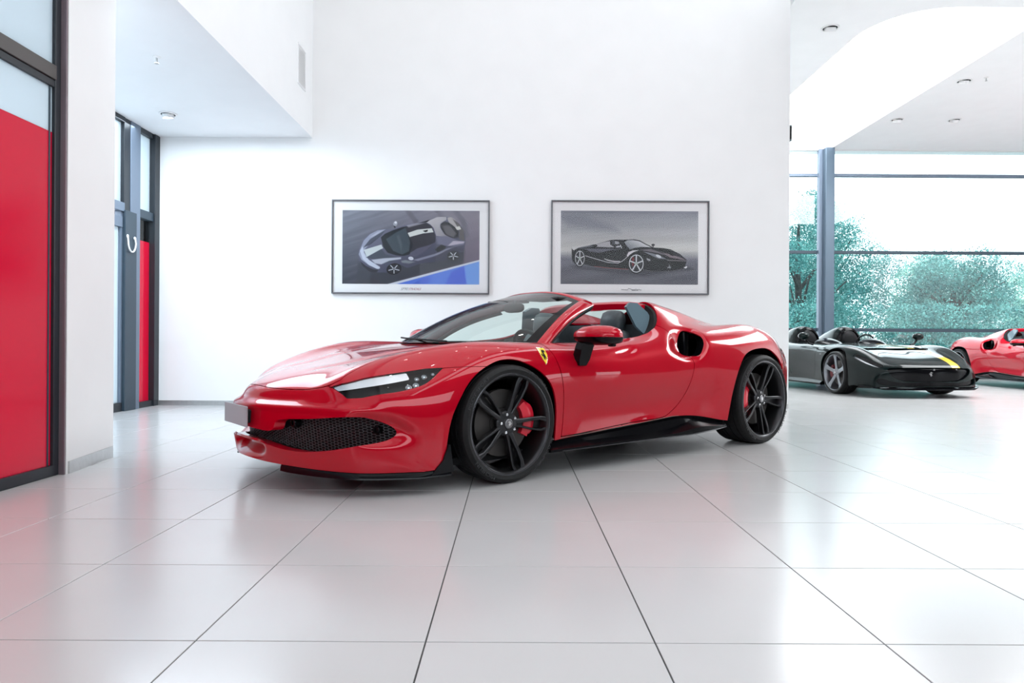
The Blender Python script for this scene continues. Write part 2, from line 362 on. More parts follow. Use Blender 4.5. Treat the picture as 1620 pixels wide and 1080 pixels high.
# ceilings
mainceil=S(B().box(-3.2,3.75,-5,YW+.2,6.5,6.7).make('ceiling',ceilm))
def slab():
    # lower ceiling over the far hall with a raised bay: x 5.06-7.39, y>9.18, round near corner
    z0,z1=5.37,5.95; x0,x1,y0=5.06,7.39,9.18; r=.95
    b=bmesh.new(); 
    def face(pts): b.faces.new([b.verts.new(p) for p in pts])
    for (a,c,d,e) in ((3.72,x0,8.6,15.96),(x1,14,8.6,15.96),(x0,x1,8.6,y0)):
        face([(a,d,z0),(a,e,z0),(c,e,z0),(c,d,z0)])
    arc=[(x0+r-r*math.cos(t),y0+r-r*math.sin(t)) for t in [k*PI/2/12 for k in range(13)]]
    face([(x0,y0,z0)]+[(p[0],p[1],z0) for p in arc])
    path=[(x0,16.1)]+arc+[(x1,y0),(x1,16.1)]
    for p,q in zip(path,path[1:]): face([(p[0],p[1],z0),(q[0],q[1],z0),(q[0],q[1],z1),(p[0],p[1],z1)])
    face([(x0,y0,z1),(x1,y0,z1),(x1,16.1,z1),(x0,16.1,z1)])
    for (a,c,d,e) in ((3.72,3.72,8.6,16.1),): face([(a,d,z0),(a,e,z0),(a,e,6.7),(a,d,6.7)])
    bmesh.ops.recalc_face_normals(b,faces=b.faces)
    me=bpy.data.meshes.new('ceiling'); b.to_mesh(me); b.free(); me.materials.append(ceilm); o=bpy.data.objects.new('ceiling',me); COL.objects.link(o); return o
S(slab())
S(B().box(3.72,14,-5,8.6,5.37,5.5).make('ceiling',noisy(mat('dark_unseen_ceiling',(.05,.05,.055),.9),4,.1)))  # unseen stretch of ceiling, darkened to deepen reflections in the car paint
S(B().box(3.42,14,15.955,16.3,5.355,6.2).make('wall_lintel',white))
S(B().box(3.0,3.42,YW+.35,16.2,0,6.7).make('wall_hall',white))
wr=noisy(mat('taupe_wall',(.035,.03,.03),.8),2,.05)
S(B().box(13.6,13.8,6.2,16.2,0,5.4).make('wall_right',white))
S(B().box(13.6,13.8,-5,2.7,0,5.4).box(13.6,13.8,3.6,6.2,0,5.4).box(13.6,13.8,2.7,3.6,0,.1).box(13.6,13.8,2.7,3.6,1.25,5.4).make('wall_right',wr))
S(B().box(-3,14,-5.2,-5,0,2.5).box(-3,14,-5.2,-5,5.0,6.7).make('wall_front',wr))
# near glazing on the left: steel frame, frosted panes, red film below
def pane(par,name,P,m,t=.008):
    """flat pane: x fixed, (y0,y1,z0,z1)"""
    x,y0,y1,z0,z1=P; return B().box(x-t,x,y0,y1,z0,z1).make(name,m,par)
w1=S(B().box(-2.80,-2.717,4.02,4.08,0,3.33,.004).make('window_1',blackal))
B().box(-2.80,-2.717,-3,4.03,0,.065,.004).make('window_sill_rail',blackal,w1)
B().box(-2.80,-2.715,-3,4.03,2.345,2.43,.004).make('window_transom',mat('bronze_aluminium',(.095,.088,.085),.4,metal=.4),w1)
B().box(-2.795,-2.722,-3,4.03,2.30,2.34,.002).make('glazing_bead',blackal,w1)
B().box(-2.80,-2.717,-3,4.03,3.27,3.33,.003).make('window_head_rail',blackal,w1)
B().box(-2.745,-2.731,3.99,4.0,.065,2.30,.002).make('glazing_bead',darkblue,w1)
for y0,y1 in ((.6,4.03),(-3,.5)):
    pane(w1,'red_film_pane',(-2.737,y0,y1,.065,2.035),redfilm); pane(w1,'frosted_pane',(-2.738,y0,y1,2.035,2.31),fglass); pane(w1,'frosted_pane',(-2.738,y0,y1,2.42,3.3),fglass)
B().box(-2.80,-2.717,.5,.6,0,3.3,.003).make('window_mullion',blackal,w1)
# far glazing and door on the left (alcove)
w2=S(B().box(-4.52,-4.40,8.33,YW,0,3.33,.003).make('window_2',blackal))
B().box(-4.52,-4.42,8.0,8.34,0,.07,.003).make('window_sill_rail',blackal,w2)
B().box(-4.52,-4.42,8.0,8.34,2.26,2.36,.003).make('window_transom',darkblue,w2)
B().box(-4.52,-4.42,8.0,8.34,3.27,3.33,.003).make('window_head_rail',blackal,w2)
pane(w2,'red_film_pane',(-4.47,8.0,8.33,.07,2.0),redfilm); pane(w2,'clear_pane',(-4.47,8.0,8.33,2.0,2.27),clear); pane(w2,'frosted_pane',(-4.47,8.0,8.33,2.36,3.27),fglass)
w3=S(B().box(-4.52,-4.41,7.82,8.02,0,3.33,.004).make('trim_1',greyal))
w4=S(B().box(-4.53,-4.42,7.70,7.83,0,3.33,.003).make('door_1',blackal))
B().box(-4.52,-4.395,7.69,7.92,0,2.28,.004).make('door_frame_casing',darkblue,w4)
B().box(-4.50,-4.41,5,7.70,2.26,2.36,.003).make('door_transom',greyal,w4)
B().box(-4.50,-4.41,5,7.70,3.27,3.33,.003).make('door_head_rail',blackal,w4)
B().box(-4.50,-4.43,7.66,7.70,0,2.26,.003).make('door_leaf_stile',greyal,w4)
B().box(-4.50,-4.42,5,7.68,2.08,2.2,.003).make('door_leaf_rail',greyal,w4)
B().box(-4.50,-4.42,5,7.68,0,.10,.003).make('door_leaf_rail',blackal,w4)
pane(w4,'door_glass',(-4.46,4.8,7.67,.1,2.08),fglass); pane(w4,'frosted_pane',(-4.46,4.8,7.70,2.36,3.27),fglass)
# curved cable between door frame and post
cab=B(); P=[(-4.382,7.715,1.98)]+[(-4.376,7.795-.078*math.cos(t)-.004,1.93-.115*math.sin(t)) for t in np.linspace(.05,PI-.05,16)]+[(-4.382,7.865,1.975)]
cab.tube(P,.009,8)
cb=cab.make('door_cable',whiteplastic,None,True); tag(cb,'white flexible cable loop hanging on dark door frame in the alcove','cable')
B().blob((-4.385,7.715,1.985),(.012,.015,.022),2).make('cable_fitting',whiteplastic,cb,True); B().blob((-4.385,7.862,1.98),(.012,.020,.020),2).make('cable_fitting',whiteplastic,cb,True)
# main hall glazing
g=S(B().box(7.35-1.62+.02,7.35-1.62+.02,0,0,0,0).make('trim_2',greyal)) if False else None
colm=mat('steel_column_blue',(.085,.12,.16),.4,metal=.3)
gl=S(B().box(7.22,7.44,15.75,15.95,0,5.37,.02).make('trim_2',colm))
B().box(7.14,7.22,15.9,16.02,0,5.37,.005).make('glazing_post',greyal,gl)
w5=S(B().box(3.42,14,15.97,16.07,1.10,1.18,.004).make('window_3',darkblue))
for z,m_ in ((2.93,darkblue),(4.74,greyal)): B().box(3.42,14,15.97,16.07,z,z+.07,.004).make('window_transom',m_,w5)
B().box(3.42,14,15.97,16.07,0,.08,.004).make('window_sill_rail',blackal,w5)
for a,c in ((3.42,7.18),(7.44,14)):
    for z0,z1 in ((.08,1.1),(1.2,2.93),(3.0,4.74),(4.81,5.37)):
        B().box(a,c,16.02,16.03,z0,z1).make('clear_pane',clear,w5)
# bulkhead ventilation grille
gr=empty('air_vent',(-2.51,7.985,3.79)); tag(gr,'white louvred air vent high on the bulkhead wall','vent')
B().box(0,.012,-.145,-.13,0,.47).box(0,.012,.13,.145,0,.47).box(0,.012,-.13,.13,0,.015).box(0,.012,-.13,.13,.455,.47).make('vent_frame',ceilm,gr)
for k in range(14):
    z=.035+k*.03; B().poly([(.002,-.13,z),(.010,-.13,z-.012),(.010,.13,z-.012),(.002,.13,z)],[(.002,-.13,z+.003),(.010,-.13,z-.009),(.010,.13,z-.009),(.002,.13,z+.003)]).make('slat',ceilm,gr)
B().box(0,.002,-.13,.13,.015,.455).make('vent_back',mat('vent_backing_grey',(.8,.8,.8),.9),gr)  # plain light grey backing behind the slats
# ceiling fittings
def downlight(x,y,z,r,label,adj=True):
    t=empty('downlight',(x,y,z)); tag(t,label,'light','ceiling downlights')
    B().lathe([(r*1.0,-.001),(r*1.25,-.001),(r*1.25,-.008),(r*1.02,-.012),(r,-.001)],40).make('trim_ring',whiteplastic,t,True)
    B().lathe([(r*.98,-.001),(r*.98,-.004)],32).make('recess',blackgloss,t,True)
    M=Matrix.Translation((0,0,-.02))@Matrix.Rotation(math.radians(24),4,'X')
    B().lathe([(r*.72,.03),(r*.80,.02),(r*.80,-.03),(r*.7,-.035)],32,M=M).make('lamp_head',whiteplastic,t,True)
    return t
downlight(4.55,9.81,5.37,.10,'round adjustable downlight nearest the white wall edge, set in the grey ceiling')
downlight(7.77,11.75,5.37,.10,'small round downlight in the right ceiling, second closest to the camera')
downlight(7.77,13.8,5.37,.10,'faint downlight in the bright ceiling, left one of the far pair')
downlight(8.93,13.8,5.37,.10,'faint downlight in the bright ceiling, right one of the far pair')
downlight(-3.86,7.57,3.33,.075,'round white downlight in the alcove ceiling near the dark window frame')
def sprinkler(x,y,z,label):
    t=empty('sprinkler',(x,y,z)); tag(t,label,'sprinkler','ceiling sprinkler heads')
    B().lathe([(.035,0),(.035,-.006),(.012,-.012)],24).make('rose',whiteplastic,t,True)
    B().lathe([(.009,-.01),(.009,-.045),(.005,-.05)],12).make('body',steel,t,True)
    B().lathe([(.02,-.056),(.02,-.060)],16).make('deflector',steel,t,True)
sprinkler(-3.19,6.05,3.33,'small sprinkler head hanging from the alcove ceiling, nearer than the round downlight')
sprinkler(8.05,11.6,5.37,'tiny sprinkler head in the bright right hall ceiling beside a downlight')
# small speaker on the end of the wall
sp=empty('wall_speaker',(3.42,8.6,3.45)); tag(sp,'small dark loudspeaker fixed to the right end of the white wall','speaker')
B().box(.0,.06,-.09,.09,-.10,.10,.008).make('housing',mat('grey_green_plastic',(.08,.12,.13),.5),sp); B().box(.01,.055,-.096,-.09,-.08,.08,.002).make('front_mesh',blackmat,sp)

# recessed spot lamps of the main ceiling (overhead, out of the frame; they sparkle in the paint)
k=0
for x in (-1.6,.2,2.0,3.2):
    for y in (1.2,3.4,5.6,7.4):
        t=None; Mt=Matrix.Translation((x,y,6.5)); t=B().lathe([(.075,-.001),(.075,-.010),(.055,-.012)],24,M=Mt).make('ceiling_spotlight',whiteplastic,mainceil,True); B().lathe([(.05,-.0121),(.0005,-.0122)],20,M=Mt).make('lamp_lens',MATS['spot_em'],t)
# ================================================================= red open two-seater
def XZ(V): return V[:,[0,2]]
def XY(V): return V[:,:2]
def YZ(V): return V[:,1:]
def sstep(t): t=np.clip(t,0,1); return t*t*(3-2*t)
ARF=[(.47,-.3),(.455,.10),(.438,.195),(.425,.30),(.398,.41),(.350,.50),(.293,.58),(.225,.638),(.153,.677),(.085,.702),(.013,.712),(-.06,.706),(-.122,.687),(-.20,.652),(-.265,.608),(-.312,.560),(-.345,.504),(-.368,.44),(-.380,.382),(-.384,.295),(-.38,.20),(-.37,-.3)]
ARF=[ARF[0]]+smoothline(ARF[1:-1])+[ARF[-1]]
ARR=[(-2.10,-.3),(-2.125,.16),(-2.138,.222),(-2.165,.40),(-2.205,.552),(-2.243,.63),(-2.30,.703),(-2.37,.742),(-2.45,.762),(-2.525,.770),(-2.60,.773),(-2.66,.768),(-2.73,.748),(-2.79,.715),(-2.85,.675),(-2.90,.62),(-2.95,.54),(-2.975,.45),(-2.99,.30),(-2.98,-.3)]
ARR=[ARR[0]]+smoothline(ARR[1:-1])+[ARR[-1]]
COCK=[(.085,0),(.075,.12),(.045,.28),(-.02,.43),(-.11,.55),(-.24,.65),(-.42,.715),(-.55,.738),(-.8,.742),(-1.15,.745),(-1.30,.765),(-1.40,.768),(-1.506,.750),(-1.565,.72),(-1.603,.690),(-1.635,.645),(-1.642,.60),(-1.63,.555),(-1.61,.50),(-1.60,.3),(-1.60,0),(-1.60,-.2),(.085,-.2)]
DOOR=[(-.332,1.3),(-.332,.80),(-.355,.75),(-.38,.68),(-.405,.6),(-.428,.50),(-.443,.4),(-.445,.30),(-.436,.226),(-.60,.231),(-.95,.257),(-1.20,.272),(-1.42,.285),(-1.50,.315),(-1.585,.372),(-1.64,.44),(-1.675,.52),(-1.70,.60),(-1.708,.69),(-1.66,.80),(-1.60,.885),(-1.55,.93),(-1.50,.945),(-1.40,.93),(-1.40,1.3)]
DOOR=DOOR[:1]+smoothline(DOOR[1:9])+smoothline(DOOR[9:-2])+DOOR[-2:]
HOOD=[(1.13,-.3),(1.13,0),(1.115,.15),(1.06,.302),(.971,.485),(.925,.560),(.885,.590),(.80,.598),(.6,.612),(.35,.64),(.1,.655),(-.12,.66),(-.24,.655),(-.11,.56),(-.02,.44),(.045,.29),(.078,.12),(.09,0),(.09,-.3)]
HOOD=HOOD[:1]+smoothline(HOOD[1:7])+smoothline(HOOD[7:13])+HOOD[13:]
LAMP=[(.928,.566),(.905,.538),(.887,.510),(.83,.514),(.754,.533),(.68,.545),(.62,.558),(.54,.582),(.47,.625),(.412,.668),(.50,.664),(.60,.648),(.70,.632),(.782,.616),(.84,.598),(.89,.583)]
LAMP=smoothline(LAMP[:3],5)+smoothline(LAMP[3:10],5)+smoothline(LAMP[10:],5)
MOUTH=closed([(0,.268),(.15,.262),(.28,.252),(.40,.232),(.52,.226),(.66,.243),(.76,.268),(.818,.290),(.838,.325),(.825,.365),(.785,.402),(.73,.418),(.55,.402),(.40,.392),(.355,.378),(.345,.34),(.31,.325),(.20,.330),(.10,.338),(0,.34),(-.10,.338),(-.10,.265)],5)
DUCT=closed([(.76,.435),(.86,.42),(.905,.37),(.915,.32),(.88,.28),(.82,.265),(.76,.28),(.72,.36)],5)
HOLE=closed([(-1.845,.895),(-1.885,.862),(-1.865,.79),(-1.80,.722),(-1.72,.712),(-1.655,.722),(-1.65,.76),(-1.685,.82),(-1.735,.882),(-1.785,.902)],5)
SCOOP=closed([(-1.83,.935),(-1.91,.90),(-1.90,.80),(-1.80,.70),(-1.695,.68),(-1.57,.69),(-1.43,.72),(-1.44,.79),(-1.53,.87),(-1.66,.925)],5)
BUMP=[(3,-2),(3,2),(.93,2),(.93,.562),(.80,.57),(.60,.60),(.412,.666),(.30,.672),(.10,.672),(.10,-2)]
def spider_grid():
    ss=np.concatenate([np.arange(-3.42,.4,.0125),np.arange(.4,1.4999,.008),[1.5]])
    g=surface(SA,ss,14,10); N=gnormals(g); V=g.reshape(-1,3); Nn=N.reshape(-1,3)
    disp=np.zeros(len(V)); side=(V[:,1]>.6)
    f=sdpoly(XZ(V),SCOOP); d=-.078*sstep((-1.43-V[:,0])/.24)*sstep(f/.075)*side; d*=1-sstep((-1.83-V[:,0])/.07); disp+=np.where(f>0,d,0)
    f=sdpoly(YZ(V),DUCT); disp+=np.where((f>0)&(V[:,0]>.5),-.035*sstep(f/.035),0)
    # door handle pocket
    f=sdpoly(XZ(V),closed([(-.80,.722),(-.98,.765),(-1.12,.792),(-1.17,.775),(-1.11,.735),(-.98,.712)],5)); disp+=np.where((f>0)&side,-.018*sstep(f/.028),0)
    # bonnet grooves running back from the nose, and a soft crease on the wing
    top=V[:,2]-.0
    yl=.20+.16*np.clip((.95-V[:,0])/.9,0,1)
    q=np.exp(-((V[:,1]-yl)/.030)**2)*sstep((1.0-V[:,0])/.25)*sstep((V[:,0]+.05)/.25)*(V[:,2]>.5); disp+=-.012*q
    # lower lip: recessed tray under the centre mouth
    f=sdpoly(YZ(V),closed([(-.22,.255),(.20,.25),(.25,.22),(.20,.185),(.05,.178),(-.22,.18)],5)); disp+=np.where((f>0)&(V[:,0]>.9),-.085*sstep(f/.016),0)
    # flank: shallow hollow below the shoulder
    q=np.exp(-((V[:,2]-.33-.06*np.clip((-V[:,0]-.5)/1.1,0,1))/.10)**2)*sstep((-.40-V[:,0])/.25)*sstep((V[:,0]+2.15)/.3)*side; disp+=-.012*q
    # crisp lip below the lamp line across the nose
    zz=V[:,2]; fr=sstep((V[:,0]-.72)/.15)*(V[:,1]<.85); disp+=.013*fr*np.exp(-((zz-.450)/.015)**2)-.016*sstep((V[:,0]-.90)/.12)*(1-sstep((V[:,1]-.38)/.2))*np.exp(-((zz-.503)/.026)**2)
    D=disp.reshape(g.shape[:2])
    for _ in range(5):
        D[1:-1]=(D[:-2]+2*D[1:-1]+D[2:])/4; D[:,1:-1]=(D[:,:-2]+2*D[:,1:-1]+D[:,2:])/4
    V2=V+Nn*D.reshape(-1)[:,None]; g2=V2.reshape(g.shape)
    return g2
def cutf(V):
    """>0 where sheet metal stays"""
    f=np.full(len(V),9.)
    f=np.minimum(f,-sdpoly(XZ(V),ARF)); f=np.minimum(f,-sdpoly(XZ(V),ARR))
    f=np.minimum(f,np.where(V[:,2]>.72,-sdpoly(XY(V),COCK),9))
    f=np.minimum(f,np.where(V[:,0]>.5,-sdpoly(YZ(V),MOUTH),9))
    f=np.minimum(f,np.where((V[:,1]>.45)&(V[:,0]>.3),-sdpoly(XZ(V),LAMP),9))
    f=np.minimum(f,np.where(V[:,1]>.6,-sdpoly(XZ(V),HOLE),9))
    return f
def car_parts(root,mirrorpair=True):
    g=spider_grid(); M=gmesh(g)
    base,mask=clip(M,cutf(M[0])); V=base[0]
    key={tuple(np.round(v,6)) for v in V[mask]}
    def piece(fn,r=.012,src=None):
        m,mk=clip(src or base,fn((src or base)[0]))
        mk=mk|np.array([tuple(np.round(v,6)) in key for v in m[0]])
        return join(m,rim(m,mk,r))
    gap=.0028
    fd=lambda V:np.where(V[:,1]>.5,sdpoly(XZ(V),DOOR),-9)
    fh=lambda V:np.where(V[:,2]>.4,sdpoly(XY(V),HOOD),-9)
    fb=lambda V:sdpoly(XZ(V),BUMP)
    def cabin(V): return V[:,0]+1.0
    door=piece(lambda V:fd(V)-gap); hood=piece(lambda V:fh(V)-gap*.8)
    bump=piece(lambda V:np.minimum(fb(V)-.0015,-fh(V)-gap*.8))
    fend=piece(lambda V:np.minimum.reduce([-fb(V)-.0015,-fh(V)-gap*.8,-fd(V)-gap,cabin(V)]))
    quar=piece(lambda V:np.minimum.reduce([-fd(V)-gap,-cabin(V)]))
    tri('bonnet',join(hood,mirror(hood)),redp,root); tri('front_bumper',join(bump,mirror(bump)),redp,root)
    for nm,m in (('door',door),('front_wing',fend),('rear_wing',quar)):
        a=tri(nm,m,redp,root); b=tri(nm,mirror(m),redp,root)
        if nm=='door': DR.extend([a,b])
    # dark strips standing in for the shade inside the shut lines
    s,_=clip(base,.014-np.abs(fd(V))) ; s2,_=clip(base,.012-np.abs(fh(V))); s=offset(join(s,s2),-.009)
    tri('shut_line_shade',join(s,mirror(s)),blackmat,root)
    # tail panel
    e=g[0]; c=np.array([-3.2,0,.5]); b=B(); 
    ring=[Vector(p) for p in e]+[Vector((p[0],-p[1],p[2])) for p in e[::-1][:-1]]
    inner=[Vector((c[0]+.02,p.y*.8,.5+(p.z-.5)*.75)) for p in ring]
    b.loft([ring,inner]); b.make('tail_panel',blackgloss,root,True)
    return g,base
DR=[]
def wheel(root,x,y,R,w,side,spin=0,rimm=wheelm,front=True,cal=calred,style='double',spokes=5):
    """side=+1: outer face towards +y"""
    RR=R*.858; z=R
    wr=B(); wr.cap=False
    o=w/2
    prof=[(RR+.004,o-.004),(RR,o),(RR-.010,o+.001),(RR-.016,o-.004),(RR-.022,o-.016),(RR-.034,o-.05),(RR-.036,-o+.03),(RR-.012,-o+.01),(RR-.002,-o),(RR+.004,-o+.004)]
    def P(pr): return [(r,h*side) for r,h in pr]
    wr.lathe(P(prof),72,'Y',close=True)
    ob=wr.make('wheel_rim',rimm,root,True,30,loc=(x,y,z))
    fl_=B(); fl_.lathe(P([(RR+.001,o+.0005),(RR-.004,o+.0025),(RR-.009,o+.002),(RR-.009,o-.003),(RR,o-.003)]),96,'Y',close=True); fl_.make('rim_flange',MATS['flange_grey'],ob,True,40)  # flange grey covers the machined edge and a lip highlight put into its colour
    ty=B(); sh=[(RR-.006,o-.008),(RR+.002,o+.003),(RR+.006,o+.0035),(RR+.012,o+.006),(RR+.022,o+.008),(R-.018,o+.002),(R-.006,o-.010),(R-.001,o-.024)]
    # tread with circumferential grooves
    tr=[]; n=9; ys=np.linspace(o-.03,-o+.03,n)
    for k,yy in enumerate(ys):
        tr.append((R,yy))
        if k in (1,3,5,6) : tr+= [(R,yy-.004),(R-.006,yy-.005),(R-.006,yy-.011),(R,yy-.012)]
    prof=sh+tr+[(R-.001,-o+.024),(R-.006,-o+.010),(R-.018,-o-.002),(RR+.02,-o-.006),(RR-.006,-o+.008)]
    ty.lathe(P(prof),96,'Y',close=True); t=ty.make('tyre',rubber,ob,True,25)
    # raised sidewall lettering and lines
    for wd,a0 in (('MICHELIN',52),('MICHELIN',232),('PILOT SPORT',142),('PILOT SPORT',322)):
        cu=bpy.data.curves.new('t','FONT'); cu.body=wd; cu.size=.030; cu.extrude=.0008; cu.align_x='CENTER'; cu.align_y='CENTER'; cu.resolution_u=2
        to=bpy.data.objects.new('t',cu); dg=bpy.context.evaluated_depsgraph_get(); me=bpy.data.meshes.new_from_object(to,depsgraph=dg)
        rm=(R+RR)/2+.002
        for v in me.vertices:
            a=math.radians(a0)-v.co.x/rm*1.25; r=rm+v.co.y*.9
            # outer face seen from outside: mirror when side=+1 (looking along -y)
            xx=r*math.cos(a)*(-1 if side>0 else 1); v.co=Vector((xx,(o+.0078+v.co.z)*side,r*math.sin(a)))
        me.materials.clear(); me.materials.append(MATS['tyre_letter']); lo=bpy.data.objects.new('tyre_lettering',me); COL.objects.link(lo); lo.parent=ob
        bpy.data.objects.remove(to,do_unlink=True)
    # spokes
    sx=-1 if side>0 else 1
    for k in range(spokes):
        a=math.radians(spin)+2*PI*k/spokes
        def at(r,t,h): # r radial, t tangential, h outboard
            ca,sa=math.cos(a),math.sin(a); return Vector(((r*ca-t*sa)*sx,h*side,r*sa+t*ca))
        b=B()
        if style=='double':
            for q in (-1,1):
                st=[]
                for r,tc,wd,h,dp in ((.045,.011,.013,o-.042,.040),(.10,.017,.0095,o-.032,.040),(.17,.029,.0085,o-.020,.038),(.235,.036,.0090,o-.013,.036),(RR-.012,.026,.013,o-.008,.034)):
                    r_=r*R/.34 if r<.3 and r!=.045 else r
                    c=tc*q; wi=wd*(1.25 if q>0 else .8)
                    st.append([at(r_,c-wi,h-.004),at(r_,c-wi*.55,h),at(r_,c+wi*.55,h),at(r_,c+wi,h-.004),at(r_,c+wi*.8,h-dp),at(r_,c-wi*.8,h-dp)])
                b.loft(st)
            st=[[at(r,-w_,h),at(r,w_,h),at(r,w_-.003,h-.008),at(r,-w_+.003,h-.008)] for r,w_,h in ((.05,.02,o-.07),(.13,.02,o-.068),(.20,.026,o-.066),(RR-.02,.028,o-.06))]
            b.loft(st)
        else:
            st=[]
            for r,wd,h,dp in ((.05,.036,o-.038,.03),(.12,.030,o-.03,.03),(.20,.030,o-.018,.028),(RR-.012,.050,o-.008,.026)):
                st.append([at(r,-wd,h-.010),at(r,0,h),at(r,wd,h-.010),at(r,wd*.7,h-dp),at(r,-wd*.7,h-dp)])
            b.loft(st)
        b.make('spoke',rimm,ob,True,35)
        # bolts between the spokes
        ab=a+PI/5
        M=Matrix.Translation((math.cos(ab)*.054*sx,(o-.036)*side,math.sin(ab)*.054))
        B().lathe([(.0095,-.004*side),(.0095,.010*side),(.006,.013*side),(.0058,.006*side)],6,'Y',M=M).make('wheel_bolt',chrome,ob,True,30)
    h=B(); h.lathe(P([(.072,o-.075),(.074,o-.048),(.066,o-.040),(.034,o-.034),(.031,o-.030),(.02,o-.028),(.0005,o-.027)]),40,'Y'); h.make('hub',rimm,ob,True,30)
    c=B(); c.lathe(P([(.028,o-.032),(.028,o-.026),(.024,o-.023),(.0005,o-.022)]),32,'Y'); c.make('centre_cap',MATS['cap_grey'],ob,True,30)
    horse(ob,side,sx,o-.0215,.036)
    # brake disc and caliper sit behind the spokes
    d=B(); d.lathe(P([(.09,o-.115),(.09,o-.095),(.195*R/.34,o-.095),(.195*R/.34,o-.128),(.09,o-.128)]),64,'Y',close=True); d.lathe(P([(.0005,o-.085),(.085,o-.088),(.092,o-.11)]),40,'Y'); d.make('brake_disc',discm,ob,True,30)
    k=B(); ra,rb=.135*R/.34,.222*R/.34; rr=[]
    for t in np.linspace(-.62,.62,11):
        e=1-.25*abs(t/.62)**4; a=t+math.radians(6 if front else 4); a=(PI-a) if (front) else a
        ca,sa=math.cos(a),math.sin(a); hs=(o-.062)
        rr.append([Vector((ra*ca,hs*side,ra*sa)),Vector(((ra+rb)/2*ca,(hs+.010*e)*side,(ra+rb)/2*sa)),Vector((rb*e*ca,(hs-.004)*side,rb*e*sa)),Vector((rb*ca,(hs-.08)*side,rb*sa)),Vector((ra*ca,(hs-.08)*side,ra*sa))])
    k.loft(rr); k.make('brake_caliper',cal,ob,True,40)
    # well liner
    L=B(); L.cap=False
    return ob
def horse(par,side,sx,h,s,m=None,name='cap_emblem',M=None):
    """little rearing horse mark, flat on the cap"""
    P=[(-.05,-.50),(.02,-.30),(.10,-.20),(.20,-.42),(.26,-.40),(.17,-.10),(.12,.02),(.02,.10),(.06,.20),(.24,.26),(.30,.16),(.34,.20),(.28,.34),(.08,.32),(.10,.46),(.0,.40),(-.08,.46),(-.16,.34),(-.22,.36),(-.16,.24),(-.12,.10),(-.20,-.02),(-.34,.02),(-.42,.16),(-.46,.08),(-.38,-.08),(-.22,-.14),(-.14,-.22),(-.12,-.46)]
    if M is None: V=[(p[0]*s*sx*-1,h*side,p[1]*s) for p in P]
    else: V=[M(p[0]*s,p[1]*s) for p in P]
    b=bmesh.new(); vs=[b.verts.new(v) for v in V]; f=b.faces.new(vs); bmesh.ops.triangulate(b,faces=[f])
    me=bpy.data.meshes.new(name); b.to_mesh(me); b.free(); me.materials.append(m or chrome); o=bpy.data.objects.new(name,me); COL.objects.link(o); o.parent=par; return o
mat('trim_brown',(.16,.13,.11),.3,metal=.5); mat('flange_grey',(.10,.10,.11),.22,metal=.9); mat('tyre_letter',(.03,.03,.032),.5); mat('cap_grey',(.20,.20,.21),.3,metal=.8)
def liner(root,x,z,R,y0,y1,sgn):
    b=B(); b.cap=False; n=40; prof=[(R,y1),(R,y0),(.05,y0)]
    rings=[]
    for r,h in prof: rings.append([b.b.verts.new((x+r*math.cos(t),h*sgn,z+r*math.sin(t))) for t in np.linspace(-.35,PI+.35,n)])
    for a,c in zip(rings,rings[1:]):
        for k in range(n-1): b.b.faces.new((a[k],a[k+1],c[k+1],c[k]))
    b.make('wheel_arch_liner',blackmat,root,True)
def plan(base_g,y,z):
    """front surface x at (y,z) of the bumper"""
    V=base_g.reshape(-1,3); d=(V[:,1]-abs(y))**2+(V[:,2]-z)**2+np.where(V[:,0]>.3,0,9)
    k=np.argsort(d)[:4]; w=1/(d[k]+1e-6); return float((V[k,0]*w).sum()/w.sum())
def sweep(secs,name,m,parent,ang=50,closed_=True):
    return B().loft(secs).make(name,m,parent,True,ang)
def catm(P,n):
    P=np.asarray(P,float); t=np.arange(len(P)); return nspline(t,P,np.linspace(0,len(P)-1,n))
def windscreen_pt(s,t):
    """s -1..1 across (car left = +1), t 0 base .. 1 header"""
    a=abs(s)
    yb=.715*s; xb=.075-.40*a**2.6-.09*a*a; zb=.802+.006*a
    yt=.520*s; xt=-.945-.03*a**2.4; zt=1.186-.085*a**2.6
    bul=.045*math.sin(PI*t)*(1-.3*a)
    return Vector((xb*(1-t)+xt*t+bul*.4,yb*(1-t)+yt*t+.02*s*math.sin(PI*t),zb*(1-t)+zt*t+bul*.9))
def strip(ss,ts,name,m,parent,th=0):
    G=[[windscreen_pt(s,t) for s in ss] for t in ts]; b=B(); R=[[b.b.verts.new(p) for p in r] for r in G]
    for a,c in zip(R,R[1:]):
        for k in range(len(ss)-1): b.b.faces.new((a[k],a[k+1],c[k+1],c[k]))
    return b.make(name,m,parent,True)
